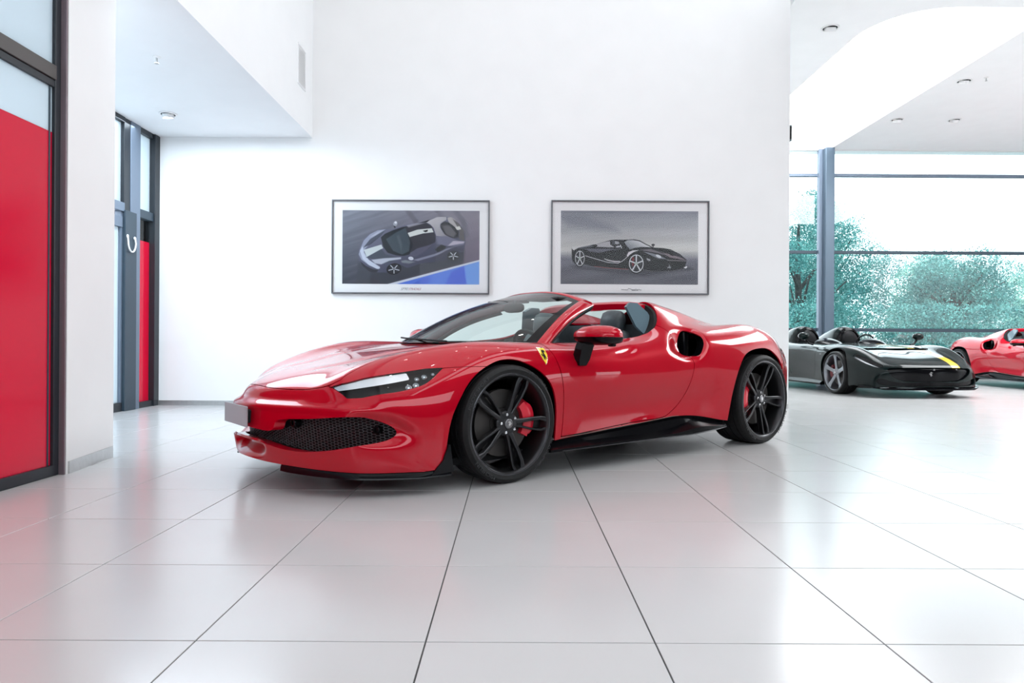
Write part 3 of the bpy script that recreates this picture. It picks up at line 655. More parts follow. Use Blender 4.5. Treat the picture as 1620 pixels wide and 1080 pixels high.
def mirrorpod(root,sg,x=0):
    """door mirror: cap over black lower body on a flat arm. sg=+1 car's left"""
    cx,cy,cz=-.60,1.035,.845
    par=empty('door_mirror',(0,0,0),0,root)
    S_=[(.012,.895,.032,.35),(.010,.91,.064,.62),(.004,.96,.084,.90),(-.006,1.04,.092,1.0),(-.020,1.12,.088,.94),(-.032,1.165,.070,.74),(-.040,1.185,.036,.40)]
    def ring(f,y,hx,k,up):
        pts=[]
        for j in range(28):
            u=2*PI*j/28; c_,s_=math.cos(u),math.sin(u); px=math.copysign(abs(c_)**.8,c_)*hx
            pz=(abs(s_)**.85*(.072*k) if s_>0 else -abs(s_)*.004) if up else ((abs(s_)*.002) if s_>0 else -abs(s_)**.7*(.050*k))
            if not up: px*=.97
            pts.append(Vector((cx+f+px-(.0 if up else .012*abs(min(s_,0))),y*sg,cz+pz+(0 if up else -.003))))
        return pts
    B().loft([ring(a,b_,c,d,True) for a,b_,c,d in S_]).make('mirror_cap',redp,par,True,50)
    B().loft([ring(a,b_,c,d,False) for a,b_,c,d in S_]).make('mirror_housing',blackgloss,par,True,50)
    B().loft([[Vector((-.675,.93*sg,.842)),Vector((-.555,.93*sg,.842)),Vector((-.555,1.0*sg,.842)),Vector((-.665,1.0*sg,.842))],
              [Vector((-.64,.915*sg,.79)),Vector((-.54,.915*sg,.79)),Vector((-.54,.975*sg,.785)),Vector((-.64,.975*sg,.785))],
              [Vector((-.625,.895*sg,.71)),Vector((-.53,.895*sg,.71)),Vector((-.535,.955*sg,.70)),Vector((-.625,.955*sg,.70))],
              [Vector((-.615,.90*sg,.672)),Vector((-.535,.90*sg,.672)),Vector((-.55,.94*sg,.664)),Vector((-.61,.94*sg,.664))]]).make('mirror_arm',blackgloss,par,True,30)
    B().box(-.66,-.63,(1.10 if sg>0 else -1.15),(1.15 if sg>0 else -1.10),.785,.815,.008).make('mirror_sensor',blackmat,par)
    B().blob((-.688,1.04*sg,.862),(.006,.075,.036),2.6).make('mirror_glass',chrome,par,True)
    return par
def seat(root,y0,x0=-1.02,m=leather):
    s=empty('seat',(x0,y0,.10),0,root)
    def slab(name,pts,w,r=.05,wt=None):
        # pts: side-view centre line (x,z,half thickness, half width)
        rings=[]
        for i,(x,z,t,hw) in enumerate(pts):
            a=pts[max(i-1,0)]; c=pts[min(i+1,len(pts)-1)]; d=Vector((c[0]-a[0],0,c[1]-a[1])).normalized(); nrm=Vector((-d.z,0,d.x))
            ring=[]
            for k in range(20):
                u=2*PI*k/20; cc,ss_=math.cos(u),math.sin(u); py=math.copysign(abs(cc)**.5,cc)*hw; pn=math.copysign(abs(ss_)**.6,ss_)*t
                ring.append(Vector((x,py,z))+nrm*(pn-(abs(py)/hw)**2*(-.02)))
            rings.append(ring)
        return B().loft(rings).make(name,m,s,True,60)
    slab('seat_cushion',[(.33,.15,.02,.18),(.28,.17,.05,.23),(.05,.14,.06,.25),(-.15,.13,.06,.24),(-.2,.14,.03,.2)],.24)
    slab('seat_backrest',[(-.17,.14,.04,.20),(-.19,.25,.055,.24),(-.25,.45,.055,.25),(-.32,.65,.05,.23),(-.36,.76,.045,.19),(-.375,.80,.03,.16)],.24)
    slab('headrest',[(-.37,.785,.03,.10),(-.375,.82,.045,.112),(-.385,.88,.05,.112),(-.395,.935,.042,.10),(-.40,.955,.02,.075)],.14)
    return s
def build_spider(rx,ry,rz,label,full=True):
    root=empty('sports_car',(rx,ry,0),rz); tag(root,label,'car','red open sports cars')
    g,base=car_parts(root)
    V=base[0]
    # lamps
    M=gmesh(g); fl=lambda V:np.where((V[:,1]>.45)&(V[:,0]>.3),sdpoly(XZ(V),LAMP),-9)
    lamp,mk=clip(M,fl(M[0])+.0)
    for sg in (1,-1):
        q=lamp if sg>0 else mirror(lamp)
        hl=empty('headlight',(0,0,0),0,root)
        bowl=offset(lamp,-.035); bowl=bowl if sg>0 else mirror(bowl); tri('lamp_housing',bowl,MATS['lamp_black'],hl)
        rm=rim(lamp,mk,.035); rm=rm if sg>0 else mirror(rm); tri('lamp_surround',rm,blackgloss,hl)
        # silver blade standing in for white glare on the inner half of the lamp
        bl,_=clip(offset(lamp,-.007),np.minimum.reduce([fl(lamp[0]+0)-.004,lamp[0][:,0]-.60,lamp[0][:,2]-(.545+.20*(.93-lamp[0][:,0]))])); tri('lamp_glare_blade',bl if sg>0 else mirror(bl),MATS['lamp_glare_silver'],hl)
        for (px,pz,r) in ((.52,.628,.016),(.562,.622,.014),(.575,.588,.018),(.615,.578,.018),(.47,.642,.010)):
            k=np.argmin((M[0][:,0]-px)**2+(M[0][:,2]-pz)**2+np.where(M[0][:,1]>.5,0,9)); p=M[0][k]-M[1][k]*.024; n=M[1][k]
            Mx=Matrix.Translation((p[0],p[1]*sg,p[2]))@Vector((n[0],n[1]*sg,n[2])).to_track_quat('Z','Y').to_matrix().to_4x4()
            B().lathe([(r,-.012),(r,.006),(r*.86,.008),(r*.8,.002)],24,M=Mx).make('projector_ring',chrome,hl,True,30)
            B().lathe([(r*.8,0),(r*.7,.006),(r*.4,.010),(.0005,.011)],24,M=Mx).make('projector_lens',MATS['lens_clear'],hl,True,60)
        tri('lamp_cover',offset(q,-.001),lampglass,hl)
    # grille: honeycomb wires behind the mouth
    poly=np.array(MOUTH); V_=[];F_=[]
    def fx(y,z): return 1.19-.62*abs(y)**2.2-.10*abs(y)-.05+ (z-.3)*.12
    cell=.0105; seg=set()
    def P3(y,z): return (fx(y,z),y,z)
    yy=np.arange(-.86,.87,cell*1.5)
    for i,cy in enumerate(yy):
        for cz in np.arange(.20,.44,cell*math.sqrt(3)*.82):
            z0=cz+(cell*.71 if i%2 else 0)
            if sdpoly([(abs(cy),z0)],MOUTH)[0]<-.004: continue
            pts=[(cy+cell*math.cos(PI/3*k),z0+cell*.82*math.sin(PI/3*k)) for k in range(6)]
            for a,c in zip(pts,pts[1:]+pts[:1]):
                kk=tuple(sorted([(round(a[0],3),round(a[1],3)),(round(c[0],3),round(c[1],3))]))
                if kk in seg: continue
                seg.add(kk)
    w=.0011
    for a,c in seg:
        A=Vector(P3(*a)); C=Vector(P3(*c)); d=(C-A); 
        if d.length<1e-4: continue
        d.normalize(); nn=Vector((1,0,0)); t=d.cross(nn).normalized()*w; k=len(V_)
        for q in (A,C):
            V_+=[q+t,q-t,q-t-nn*.006,q+t-nn*.006]
        F_+=[(k,k+1,k+5,k+4),(k+1,k+2,k+6,k+5),(k+3,k,k+4,k+7)]
    o=raw('grille_mesh',V_,F_,meshm,root); o['kind']='stuff'
    b=B(); n=40
    R1=[b.b.verts.new((fx(y,.2)-.05,y,.19)) for y in np.linspace(-.84,.84,n)]; R2=[b.b.verts.new((fx(y,.44)-.05,y,.44)) for y in np.linspace(-.84,.84,n)]
    for k in range(n-1): b.b.faces.new((R1[k],R1[k+1],R2[k+1],R2[k]))
    b.make('radiator_duct',blackmat,root,True)
    mm=gmesh(g); mo,mk=clip(mm,np.where(mm[0][:,0]>.5,-sdpoly(YZ(mm[0]),MOUTH),9)); rr=rim(mo,mk,.06,d=(-1,0,0)); tri('mouth_surround',join(rr,mirror(rr)),redp,root)
    # parking radar and round sensors in the grille
    for y,z,r in ((.40,.368,.022),(.765,.345,.018),(-.765,.345,.018)):
        Mx=Matrix.Translation((fx(y,z)+.03,y,z))@Matrix.Rotation(PI/2,4,'Y')@Matrix.Rotation((-.5 if y>.5 else .5 if y<-.5 else -.15),4,'X')
        B().lathe([(r*1.15,-.03),(r*1.15,.006),(r,.010),(r*.55,.010),(r*.5,.002),(.0005,.002)],28,M=Mx).make('parking_sensor',blackgloss,root,True,30)
    # number plate
    np_=B().box(1.238,1.244,-.205,.205,.336,.450,.003).make('number_plate',platem,root); tag(np_,'blank silver plate')
    B().box(1.15,1.238,-.16,.16,.355,.43,.01).make('plate_holder',blackmat,root)
    # black splitter along the lower lip
    e=g[-1]; pts=[(p[0],p[1],p[2]) for p in e if p[1]>.36]+[(.50,.922,.13),(.45,.932,.131),(.405,.940,.132)]; b=B(); rings=[]
    for i,p in enumerate(pts):
        q=pts[min(i+1,len(pts)-1)]; pq=pts[max(i-1,0)]; t=Vector((q[0]-pq[0],q[1]-pq[1],0)).normalized(); n_=Vector((t.y,-t.x,0)); 
        if n_.x+n_.y<0: n_=-n_
        c=Vector((p[0],p[1],p[2])); u=min(1,i/6)
        rings.append([c+n_*(.004+.010*u)+Vector((0,0,-.034)),c+n_*(.001+.008*u)+Vector((0,0,-.014)),c-n_*.008+Vector((0,0,.004)),c-n_*.05+Vector((0,0,.01)),c-n_*.10+Vector((0,0,.0)),c-n_*.10+Vector((0,0,-.034))])
    for sg in (1,-1): B().loft([[Vector((v.x,v.y*sg,v.z)) for v in r] for r in rings]).make('front_splitter',blackgloss,root,True,40)
    for sg in (1,-1): # upright winglet ahead of the front wheel
        B().loft([[Vector((.395,.955*sg,.115)),Vector((.52,.93*sg,.105)),Vector((.52,.91*sg,.105)),Vector((.395,.92*sg,.115))],[Vector((.405,.953*sg,.18)),Vector((.455,.948*sg,.18)),Vector((.455,.925*sg,.18)),Vector((.405,.925*sg,.18))],[Vector((.415,.950*sg,.262)),Vector((.425,.948*sg,.262)),Vector((.425,.93*sg,.262)),Vector((.415,.93*sg,.262))]]).make('aero_winglet',blackgloss,root,True,40)
    # undertray
    B().poly([(1.0,-.5,.12),(1.0,.5,.12),(.45,.83,.12),(-3.0,.83,.14),(-3.0,-.83,.14),(.45,-.83,.12)],[(1.0,-.5,.16),(1.0,.5,.16),(.45,.83,.16),(-3.0,.83,.18),(-3.0,-.83,.18),(.45,-.83,.16)]).make('underbody',blackmat,root)
    # side skirts
    for sg in (1,-1):
        rings=[]
        for x in np.linspace(-.30,-2.13,40):
            u=(-.30-x)/1.83; zt=np.interp(x,[-2.14,-1.74,-1.53,-1.02,-.45,-.30],[.228,.290,.288,.252,.222,.215])
            yt=np.interp(x,[-2.14,-1.74,-1.0,-.3],[.925,.905,.893,.90])
            zl=.150+.0*u; e=math.exp(-((u-.80)/.13)**2); yo=.955+.012*e-.02*max(0,(u-.93)/.07); zb=zl+.02*max(0,(u-.75)/.25)
            zo=zb+.012+.030*e
            rings.append([Vector((x,(yt-.012)*sg,zt+.01)),Vector((x,(yt-.006)*sg,zt-.004)),Vector((x,(yt-.018)*sg,zt-.03)),Vector((x,(yt-.005)*sg,zo+.022+.02*e)),Vector((x,yo*sg,zo)),Vector((x,yo*sg,zb-.004)),Vector((x,.84*sg,zb-.008)),Vector((x,.84*sg,zt))])
        B().loft(rings).make('side_skirt',MATS['carbon'],root,True,35)
        B().tube([r[5]+Vector((0,.002*sg,.003)) for r in rings[2:]],.0035,8).make('skirt_blade_highlight',MATS['flange_grey'],root,True)  # grey tube standing in for the highlight along the blade
        B().tube([r[1]+Vector((0,.003*sg,0)) for r in rings[1:-1]],.0028,8).make('skirt_trim_line',MATS['trim_brown'],root,True)
    # wheels
    wh=[]
    for (x,y,R,w,fr) in ((0,.8325,.340,.245,True),(-2.6,.825,.360,.305,False)):
        for sg in (1,-1):
            wh.append(wheel(root,x,y*sg,R,w,sg,spin=(-4 if fr else -8),front=fr))
            liner(root,x,.34 if fr else .36,.385 if fr else .42,.50,.88 if fr else .90,sg)
    # side intake duct
    for sg in (1,-1):
        h,mk=clip(gmesh(g),np.where(gmesh(g)[0][:,1]>.6,-sdpoly(XZ(gmesh(g)[0]),HOLE),9)); rr=rim(h,mk,.09,d=(-.35,-.94,0)); tri('intake_duct',rr if sg>0 else mirror(rr),blackgloss,root)
        B().box(-1.95,-1.62,.70 if sg>0 else -.72,.72 if sg>0 else -.70,.64,.90,.01).make('intake_backing',blackmat,root)
        B().poly([(-1.80,.73*sg,.69),(-1.74,.73*sg,.69),(-1.74,.835*sg,.69),(-1.76,.835*sg,.69)],[(-1.83,.72*sg,.89),(-1.78,.72*sg,.89),(-1.78,.79*sg,.89),(-1.80,.79*sg,.89)]).make('intake_vane',blackgloss,root)
    # windscreen, its black border, the red frame
    L=np.linspace
    strip(L(-.93,.93,25),L(.015,.955,14),'windscreen',wsglass,root)
    for s0,s1 in ((.93,1.0),(-1.0,-.93)): strip(L(s0,s1,3),L(0,1,14),'windscreen_border',blackgloss,root)
    strip(L(-.93,.93,25),L(.91,1.0,3),'windscreen_border',blackgloss,root); strip(L(-.93,.93,25),L(0,.02,3),'windscreen_border',blackgloss,root)
    for sg in (1,-1):
        rings=[]
        for t in L(-.03,1,22):
            p=windscreen_pt(sg*1.0,max(t,0)); 
            if t<0: p=p+Vector((.02,.0,-.02))
            ou=Vector((-.25,.85*sg,.10)).normalized(); up=Vector((.25,.25*sg,.9)).normalized()
            wd=.050+.030*t**3; bk=Vector((-1,0,-.02)).normalized()*(.055+.05*t**2)
            o_=p+Vector((0,.030*sg,-.012)); r_=p+bk+Vector((0,.024*sg,-.02))
            rings.append([p+Vector((.012,-.006*sg,.004)),p+Vector((0,.012*sg,.006)),o_,o_*.5+r_*.5+Vector((0,.008*sg,0)),r_,r_+Vector((-.004,-.02*sg,-.012)),p+Vector((-.03,-.02*sg,-.035))])
        B().loft(rings).make('windscreen_pillar',redp,root,True,50)
        tr=[]
        for t in L(0,.97,18):
            p=windscreen_pt(sg*1.0,t); bk=Vector((-1,0,-.02)).normalized()*(.058+.05*t**2); r_=p+bk+Vector((0,.018*sg,-.024)); tr.append([r_,r_+Vector((-.012,0,-.004)),r_+Vector((-.012,-.03*sg,-.03)),r_+Vector((.01,-.03*sg,-.03))])
        B().loft(tr).make('door_seal',blackmat,root,True,50)
    rings=[]
    for s in L(-1.0,1.0,41):
        p=windscreen_pt(s,1.0); a=abs(s); bk=.105+.0*a
        dz=-.004
        rings.append([p+Vector((.012,0,-.002)),p+Vector((.0,0,.006)),p+Vector((-.04,0,.010)),p+Vector((-bk,0,-.002)),p+Vector((-bk-.006,0,-.014)),p+Vector((-bk,0,-.035)),p+Vector((-.03,0,-.04))])
    B().loft(rings).make('windscreen_header',redp,root,True,50)
    rings=[]
    for s in L(-.97,.97,31):
        p=windscreen_pt(s,1.0)+Vector((-.108,0,-.010)); rings.append([p,p+Vector((-.010,0,-.002)),p+Vector((-.010,0,-.03)),p+Vector((.02,0,-.032))])
    B().loft(rings).make('header_seal',blackmat,root,True)
    # sun visors and mirror
    for y in (.25,-.25):
        p=windscreen_pt(y/.5,.95); B().box(p.x-.10,p.x+.06,y-.17,y+.17,p.z-.045,p.z-.025,.008).make('sun_visor',dashm,root)
    B().blob((-.78,0,1.065),(.018,.115,.036),3).make('rear_view_mirror',dashm,root,True); B().tube([(-.78,0,1.08),(-.80,0,1.12)],.012,10).make('mirror_stem',dashm,root,True)
    # roll-over bar behind the seats
    rings=[]
    for y in L(-.58,.58,25):
        zt=1.134-.035*(abs(y)/.58)**6; rings.append([Vector((-1.54,y,zt-.065)),Vector((-1.535,y,zt-.02)),Vector((-1.56,y,zt)),Vector((-1.66,y,zt-.002)),Vector((-1.67,y,zt-.03)),Vector((-1.64,y,zt-.065))])
    B().loft(rings).make('roll_bar',redp,root,True,40)
    raw('rear_window',[(-1.61,-.5,.95),(-1.61,.5,.95),(-1.61,.5,1.07),(-1.61,-.5,1.07)],[(0,1,2,3)],wsglass,root)
    for sg in (1,-1): # black inner trim hoop of the window opening
        tr=[]
        for x,y,z in catm([(-1.28,.760,.83),(-1.40,.755,.865),(-1.50,.735,.925),(-1.575,.685,1.0),(-1.605,.63,1.06),(-1.59,.56,1.105),(-1.57,.50,1.115)],24):
            tr.append([Vector((x+.004,y*sg,z)),Vector((x-.02,(y+.006)*sg,z)),Vector((x-.03,(y-.05)*sg,z-.02)),Vector((x+.03,(y-.06)*sg,z-.03))])
        B().loft(tr).make('window_hoop_trim',blackmat,root,True)
        q=[(-1.36,.60,1.075),(-1.42,.585,1.110),(-1.50,.585,1.108),(-1.575,.62,1.04),(-1.59,.66,.97),(-1.54,.70,.915),(-1.46,.71,.855),(-1.40,.66,.93)]
        b=B(); b.loft([[Vector((x,y*sg,z)) for x,y,z in q],[Vector((x-.01,(y-.03)*sg,z)) for x,y,z in q]]).make('quarter_shroud',MATS['shroud'],root,True,40)
    # cabin
    cab=B(); cab.poly([(-.25,-.66,.16),(-.25,.66,.16),(-1.58,.66,.16),(-1.58,-.66,.16)],[(-.25,-.66,.20),(-.25,.66,.20),(-1.58,.66,.20),(-1.58,-.66,.20)]); cab.make('cabin_floor',blackmat,root)
    for sg in (1,-1):
        b=B(); rings=[]
        for x in L(-.40,-1.50,24):
            zt=np.interp(x,[-1.5,-1.4,-1.2,-.9,-.4],[.85,.835,.815,.795,.79]); rings.append([Vector((x,.755*sg,zt)),Vector((x,.70*sg,zt+.004)),Vector((x,.665*sg,zt-.03)),Vector((x,.66*sg,.2)),Vector((x,.72*sg,.2))])
        b.loft(rings).make('door_trim',dashm,root,True,50)
    rings=[]
    for y in L(-.70,.70,29):
        h=.028*math.exp(-((y-.34)/.17)**2)
        P=[(.02,.775),(-.15,.785+h*.3),(-.33,.795+h),(-.44,.785+h),(-.49,.74),(-.47,.60),(-.40,.40),(-.1,.3)]
        sc=1-.10*(abs(y)/.7)**2; k=-.36*max(0,(abs(y)-.35)/.35)**1.5
        rings.append([Vector((x+(k if i<3 else 0)*(1 if i==0 else .5 if i==1 else .15),y,z)) for i,(x,z) in enumerate(P)])
    B().loft(rings).make('dashboard',dashm,root,True,60)
    sw=empty('steering_wheel',(-.66,.34,.735),0,root); Mx=Matrix.Rotation(math.radians(-68),4,'Y')
    b=B(); b.tube([Mx@Vector((.165*math.cos(t),.17*math.sin(t),0)) for t in L(0,2*PI,33)],.015,10,False); b.make('wheel_ring',leather,sw,True)
    b=B(); 
    for t in (0,PI,-PI/2): 
        d=Vector((math.sin(t)*0,1,0)); 
    b.tube([Mx@Vector((0,-.16,0)),Mx@Vector((0,.16,0))],.014,8); b.tube([Mx@Vector((0,0,0)),Mx@Vector((-.155,0,0))],.014,8); b.blob((0,0,0),(.03,.05,.045),2.6); b.make('wheel_hub',blackgloss,sw,True)
    seat(root,.345,-1.09); seat(root,-.36,-1.0)
    B().poly([(-1.5,-.64,.2),(-1.5,.64,.2),(-1.62,.64,.2),(-1.62,-.64,.2)],[(-1.56,-.64,.95),(-1.56,.64,.95),(-1.62,.64,.95),(-1.62,-.64,.95)]).make('rear_bulkhead',leather,root)
    B().poly([(-.5,-.11,.2),(-.5,.11,.2),(-1.5,.11,.2),(-1.5,-.11,.2)],[(-.5,-.10,.50),(-.5,.10,.50),(-1.5,.10,.62),(-1.5,-.10,.62)]).make('centre_console',dashm,root)
    # wipers, cowl
    b=B(); b.tube([(.085,.40,.812),(.06,.1,.822),(.0,-.25,.832),(-.09,-.48,.838)],.006,8); b.make('wiper',blackmat,root,True)
    rings=[]
    for y in L(-.66,.66,25):
        x=.085-.44*(abs(y)/.715)**2.6; rings.append([Vector((x-.005,y,.785)),Vector((x-.03,y,.800)),Vector((x-.03,y,.74)),Vector((x-.005,y,.74))])
    B().loft(rings).make('cowl',blackmat,root,True)
    for sg in (1,-1): mirrorpod(root,sg)
    # yellow shield on each wing
    sh=[(-.5,.42),(-.38,.50),(0,.47),(.38,.50),(.5,.42),(.44,.05),(.30,-.25),(0,-.55),(-.30,-.25),(-.44,.05)]
    def onbody(x,z,off):
        VV=M[0]; k=np.argsort((VV[:,0]-x)**2+(VV[:,2]-z)**2+np.where(VV[:,1]>.7,0,9))[:4]; w=1/((VV[k,0]-x)**2+(VV[k,2]-z)**2+1e-7); w/=w.sum()
        p=(VV[k]*w[:,None]).sum(0)+M[1][k[0]]*off; return p
    for sg in (1,-1):
        e=empty('wing_shield',(0,0,0),0,root)
        cx,cz=-.278,.728
        for nm,sc,off,m in (('shield_rim',1.0,.0015,chrome),('shield_face',.90,.0035,yellow)):
            b=bmesh.new(); fr=[b.verts.new((p:=onbody(cx-u*.066*sc,cz+v*.10*sc,off),(p[0],p[1]*sg,p[2]))[1]) for u,v in sh]
            bk=[b.verts.new((v.co.x,v.co.y-.004*sg,v.co.z)) for v in fr]; b.faces.new(fr); b.faces.new(bk[::-1])
            for i in range(len(fr)): b.faces.new((fr[i],fr[(i+1)%len(fr)],bk[(i+1)%len(fr)],bk[i]))
            bmesh.ops.recalc_face_normals(b,faces=b.faces); me=bpy.data.meshes.new(nm); b.to_mesh(me); b.free(); me.materials.append(m); o=bpy.data.objects.new(nm,me); COL.objects.link(o); o.parent=e
        horse(e,sg,1,0,.066,blackmat,'shield_horse',M=lambda u,v:(lambda p:(p[0],p[1]*sg,p[2]))(onbody(cx-u*.75,cz+.004+v*.95,.0050)))
    # fuel flap outline, tail lamps, rear duct
    for sg in (1,-1):
        B().box(-3.40,-3.30,(.42 if sg>0 else -.66),(.66 if sg>0 else -.42),.70,.74,.012).make('tail_lamp',tailred,root)
    return root
mat('carbon',(.003,.003,.004),.2,spec=.12)
mat('shroud',(.10,.15,.18),.12,coat=.6)
mat('lamp_black',(.006,.006,.007),.35,spec=.2); mat('lamp_glare_silver',(.86,.87,.9),.25,metal=.8); mat('lens_clear',(.75,.77,.80),.12,metal=.9)
TH=3.81877
car=build_spider(-.6035,4.6296,TH,'bright red open-top sports car in the foreground, in front of the two framed prints')
# ================================================================= framed prints
class Paint:
    """tiny polygon painter for flat printed pictures"""
    def __init__(s,x0,y0,x1,y1,w):
        s.x0,s.y0=x0,y0; s.w=w; s.k=w/(x1-x0); s.h=int(round((y1-y0)*s.k)); s.a=np.zeros((s.h,w,3))
        s.Y,s.X=np.mgrid[0:s.h,0:w]; s.PX=s.X/s.k+x0; s.PY=s.Y/s.k+y0
    def mix(s,m,c): s.a=s.a*(1-m[...,None])+np.asarray(c,float)*m[...,None]
    def poly(s,P,c,soft=1.2,c2=None,g=None,al=1):
        P=np.asarray(P,float); x0,y0=P.min(0)-4/s.k*soft; x1,y1=P.max(0)+4/s.k*soft
        i0,i1=max(0,int((y0-s.y0)*s.k)),min(s.h,int((y1-s.y0)*s.k)+1); j0,j1=max(0,int((x0-s.x0)*s.k)),min(s.w,int((x1-s.x0)*s.k)+1)
        if i1<=i0 or j1<=j0: return
        q=np.stack([s.PX[i0:i1,j0:j1].ravel(),s.PY[i0:i1,j0:j1].ravel()],1); d=sdpoly(q,P)*s.k
        m=np.clip(d/soft+.5,0,1).reshape(i1-i0,j1-j0)*al; col=np.asarray(c,float)/255
        if c2 is not None:
            (ax,ay),(bx,by)=g; t=((q[:,0]-ax)*(bx-ax)+(q[:,1]-ay)*(by-ay))/((bx-ax)**2+(by-ay)**2); t=np.clip(t,0,1).reshape(m.shape)[...,None]
            col=col*(1-t)+np.asarray(c2,float)/255*t
        s.a[i0:i1,j0:j1]=s.a[i0:i1,j0:j1]*(1-m[...,None])+col*m[...,None]
    def line(s,P,w,c,soft=1,al=1):
        P=np.asarray(P,float)
        for a,b in zip(P,P[1:]):
            d=b-a; n=np.array([-d[1],d[0]])/max(np.hypot(*d),1e-6)*w/2; e=d/max(np.hypot(*d),1e-6)*w*.3; s.poly([a-e+n,b+e+n,b+e-n,a-e-n],c,soft,al=al)
    def ell(s,cx,cy,rx,ry,c,rot=0,soft=1,al=1):
        t=np.linspace(0,2*PI,25)[:-1]; x=rx*np.cos(t); y=ry*np.sin(t); r=math.radians(rot)
        s.poly(np.stack([cx+x*math.cos(r)-y*math.sin(r),cy+x*math.sin(r)+y*math.cos(r)],1),c,soft,al=al)
    def noise(s,sx,sy,amp,seed,rot=0):
        rg=np.random.default_rng(seed); n=np.zeros((s.h,s.w)); c,sn=math.cos(rot),math.sin(rot); u=(s.X*c+s.Y*sn)/s.w; v=(-s.X*sn+s.Y*c)/s.w
        for k in range(14):
            n+=np.sin(2*PI*(u*sx*rg.uniform(.3,1.6)+v*sy*rg.uniform(.3,1.6))+rg.uniform(0,6.3))*rg.uniform(.4,1)
        n/=4; s.a=np.clip(s.a+(n*amp)[...,None],0,1)
    def material(s,name):
        im=bpy.data.images.new(name,s.w,s.h); px=np.ones((s.h,s.w,4),np.float32); px[...,:3]=np.clip(s.a,0,1)[::-1]; im.pixels.foreach_set(px.ravel()); im.pack()
        m=mat(name,(1,1,1),.35,spec=.3); nt=m.node_tree; t=nt.nodes.new('ShaderNodeTexImage'); t.image=im; nt.links.new(t.outputs[0],nt.nodes['Principled BSDF'].inputs['Base Color']); return m
def print_left():
    p=Paint(38,52,1563,868,560)
    t=p.X/p.w; v=p.Y/p.h
    base=np.array([96,100,112])/255.; p.a[:]=base; p.a+=((.12*(1-v)-.12*v)*(1-.4*t))[...,None]; p.a+=np.stack([.10*t*(1-v*.3)-.02,.07*t*(1-v)-.02,.07*t*(1-v*.5)-.02],-1)
    p.noise(2,16,.028,3,-.25); p.noise(5,40,.012,8,-.2)
    for x in (760,1090,1290): p.line([(x,52),(x+90,170),(x+130,330)],52,(88,86,98),8,al=.45)
    # shadow
    p.poly([(215,620),(330,700),(430,868),(190,868)],(62,66,76),10,al=.8); p.poly([(380,640),(700,640),(1400,480),(1380,640),(900,760),(560,868),(330,868)],(52,55,66),10,al=.9)
    # kerb
    p.poly([(540,868),(1563,592),(1563,880),(540,880)],(200,206,218),1.5); p.poly([(640,868),(1563,612),(1563,880),(600,880)],(76,110,205),1.5,c2=(110,150,225),g=((700,700),(1563,868)))
    p.poly([(1180,868),(1250,730),(1390,665),(1420,868)],(62,88,200),6,al=.7); p.poly([(1425,868),(1400,660),(1563,612),(1563,868)],(112,160,222),3,al=.8); p.poly([(820,868),(930,800),(1020,790),(990,868)],(60,85,190),5,al=.5)
    # body
    body=[(215,540),(225,480),(270,380),(340,310),(430,270),(500,258),(580,262),(660,235),(760,205),(880,190),(1010,150),(1090,122),(1190,120),(1240,120),(1310,170),(1380,250),(1402,320),(1408,400),(1400,440),(1380,500),(1330,530),(1290,480),(1230,500),(1200,560),(1180,600),(900,640),(760,690),(680,650),(600,650),(560,690),(540,740),(430,740),(350,735),(260,660),(225,610)]
    p.poly(body,(104,106,126),1.4,c2=(70,72,92),g=((600,250),(760,640)))
    p.poly([(218,540),(240,470),(275,385),(345,315),(430,272),(520,260),(470,330),(360,400),(290,480),(270,520),(300,575),(390,640),(460,690),(440,705),(340,665),(250,600)],(150,156,176),2)
    p.poly([(232,500),(262,450),(280,520),(330,600),(455,675),(455,695),(420,700),(330,655),(262,590)],(208,214,228),2,al=.75)
    p.poly([(235,615),(300,668),(380,705),(440,712),(420,740),(345,735),(262,668)],(44,46,56),2)
    p.poly([(270,465),(345,370),(500,275),(520,262),(470,330),(350,430)],(58,62,76),2,al=.8); p.poly([(340,350),(430,290),(490,268),(400,330)],(196,200,212),3,al=.6)
    p.poly([(275,490),(470,430),(490,470),(310,570)],(196,204,206),1.5)   # bonnet stripe
    p.poly([(300,575),(470,480),(520,540),(640,570),(690,575),(600,620),(500,640),(420,600)],(70,76,90),3); p.poly([(360,600),(500,582),(690,570),(690,590),(560,610),(470,650),(400,640)],(206,210,222),4,al=.8)
    # glass and roof
    p.poly([(465,350),(510,310),(600,270),(700,235),(760,225),(780,330),(830,430),(780,540),(720,555),(640,550),(540,520),(490,450)],(30,36,44),1.5); p.poly([(520,370),(640,290),(740,240),(790,400),(780,500),(700,540),(600,500)],(62,74,84),3); p.poly([(640,330),(670,320),(700,430),(690,500)],(110,120,128),8,al=.4)
    p.poly([(735,235),(880,195),(970,185),(1030,225),(1075,340),(1070,400),(1000,470),(860,540),(780,535),(830,430),(775,330)],(50,50,60),1.5); p.poly([(750,215),(860,192),(950,188),(900,205),(770,240)],(190,190,200),3,al=.6)
    p.poly([(762,300),(870,262),(1030,245),(1050,290),(930,305),(785,345)],(208,212,210),1.2); p.poly([(930,275),(985,262),(985,280),(960,292)],(25,25,30),1)
    p.poly([(790,520),(870,470),(1010,430),(1070,400),(960,500),(860,560),(790,560)],(84,84,104),2)
    # rear haunches
    p.poly([(965,180),(1010,155),(1090,122),(1190,118),(1195,150),(1130,190),(1120,230),(1160,300),(1220,330),(1160,345),(1080,330),(1050,240),(1010,200)],(192,190,194),2,c2=(140,138,146),g=((1000,150),(1150,330))); p.poly([(880,192),(1010,150),(980,178)],(30,30,36),1)
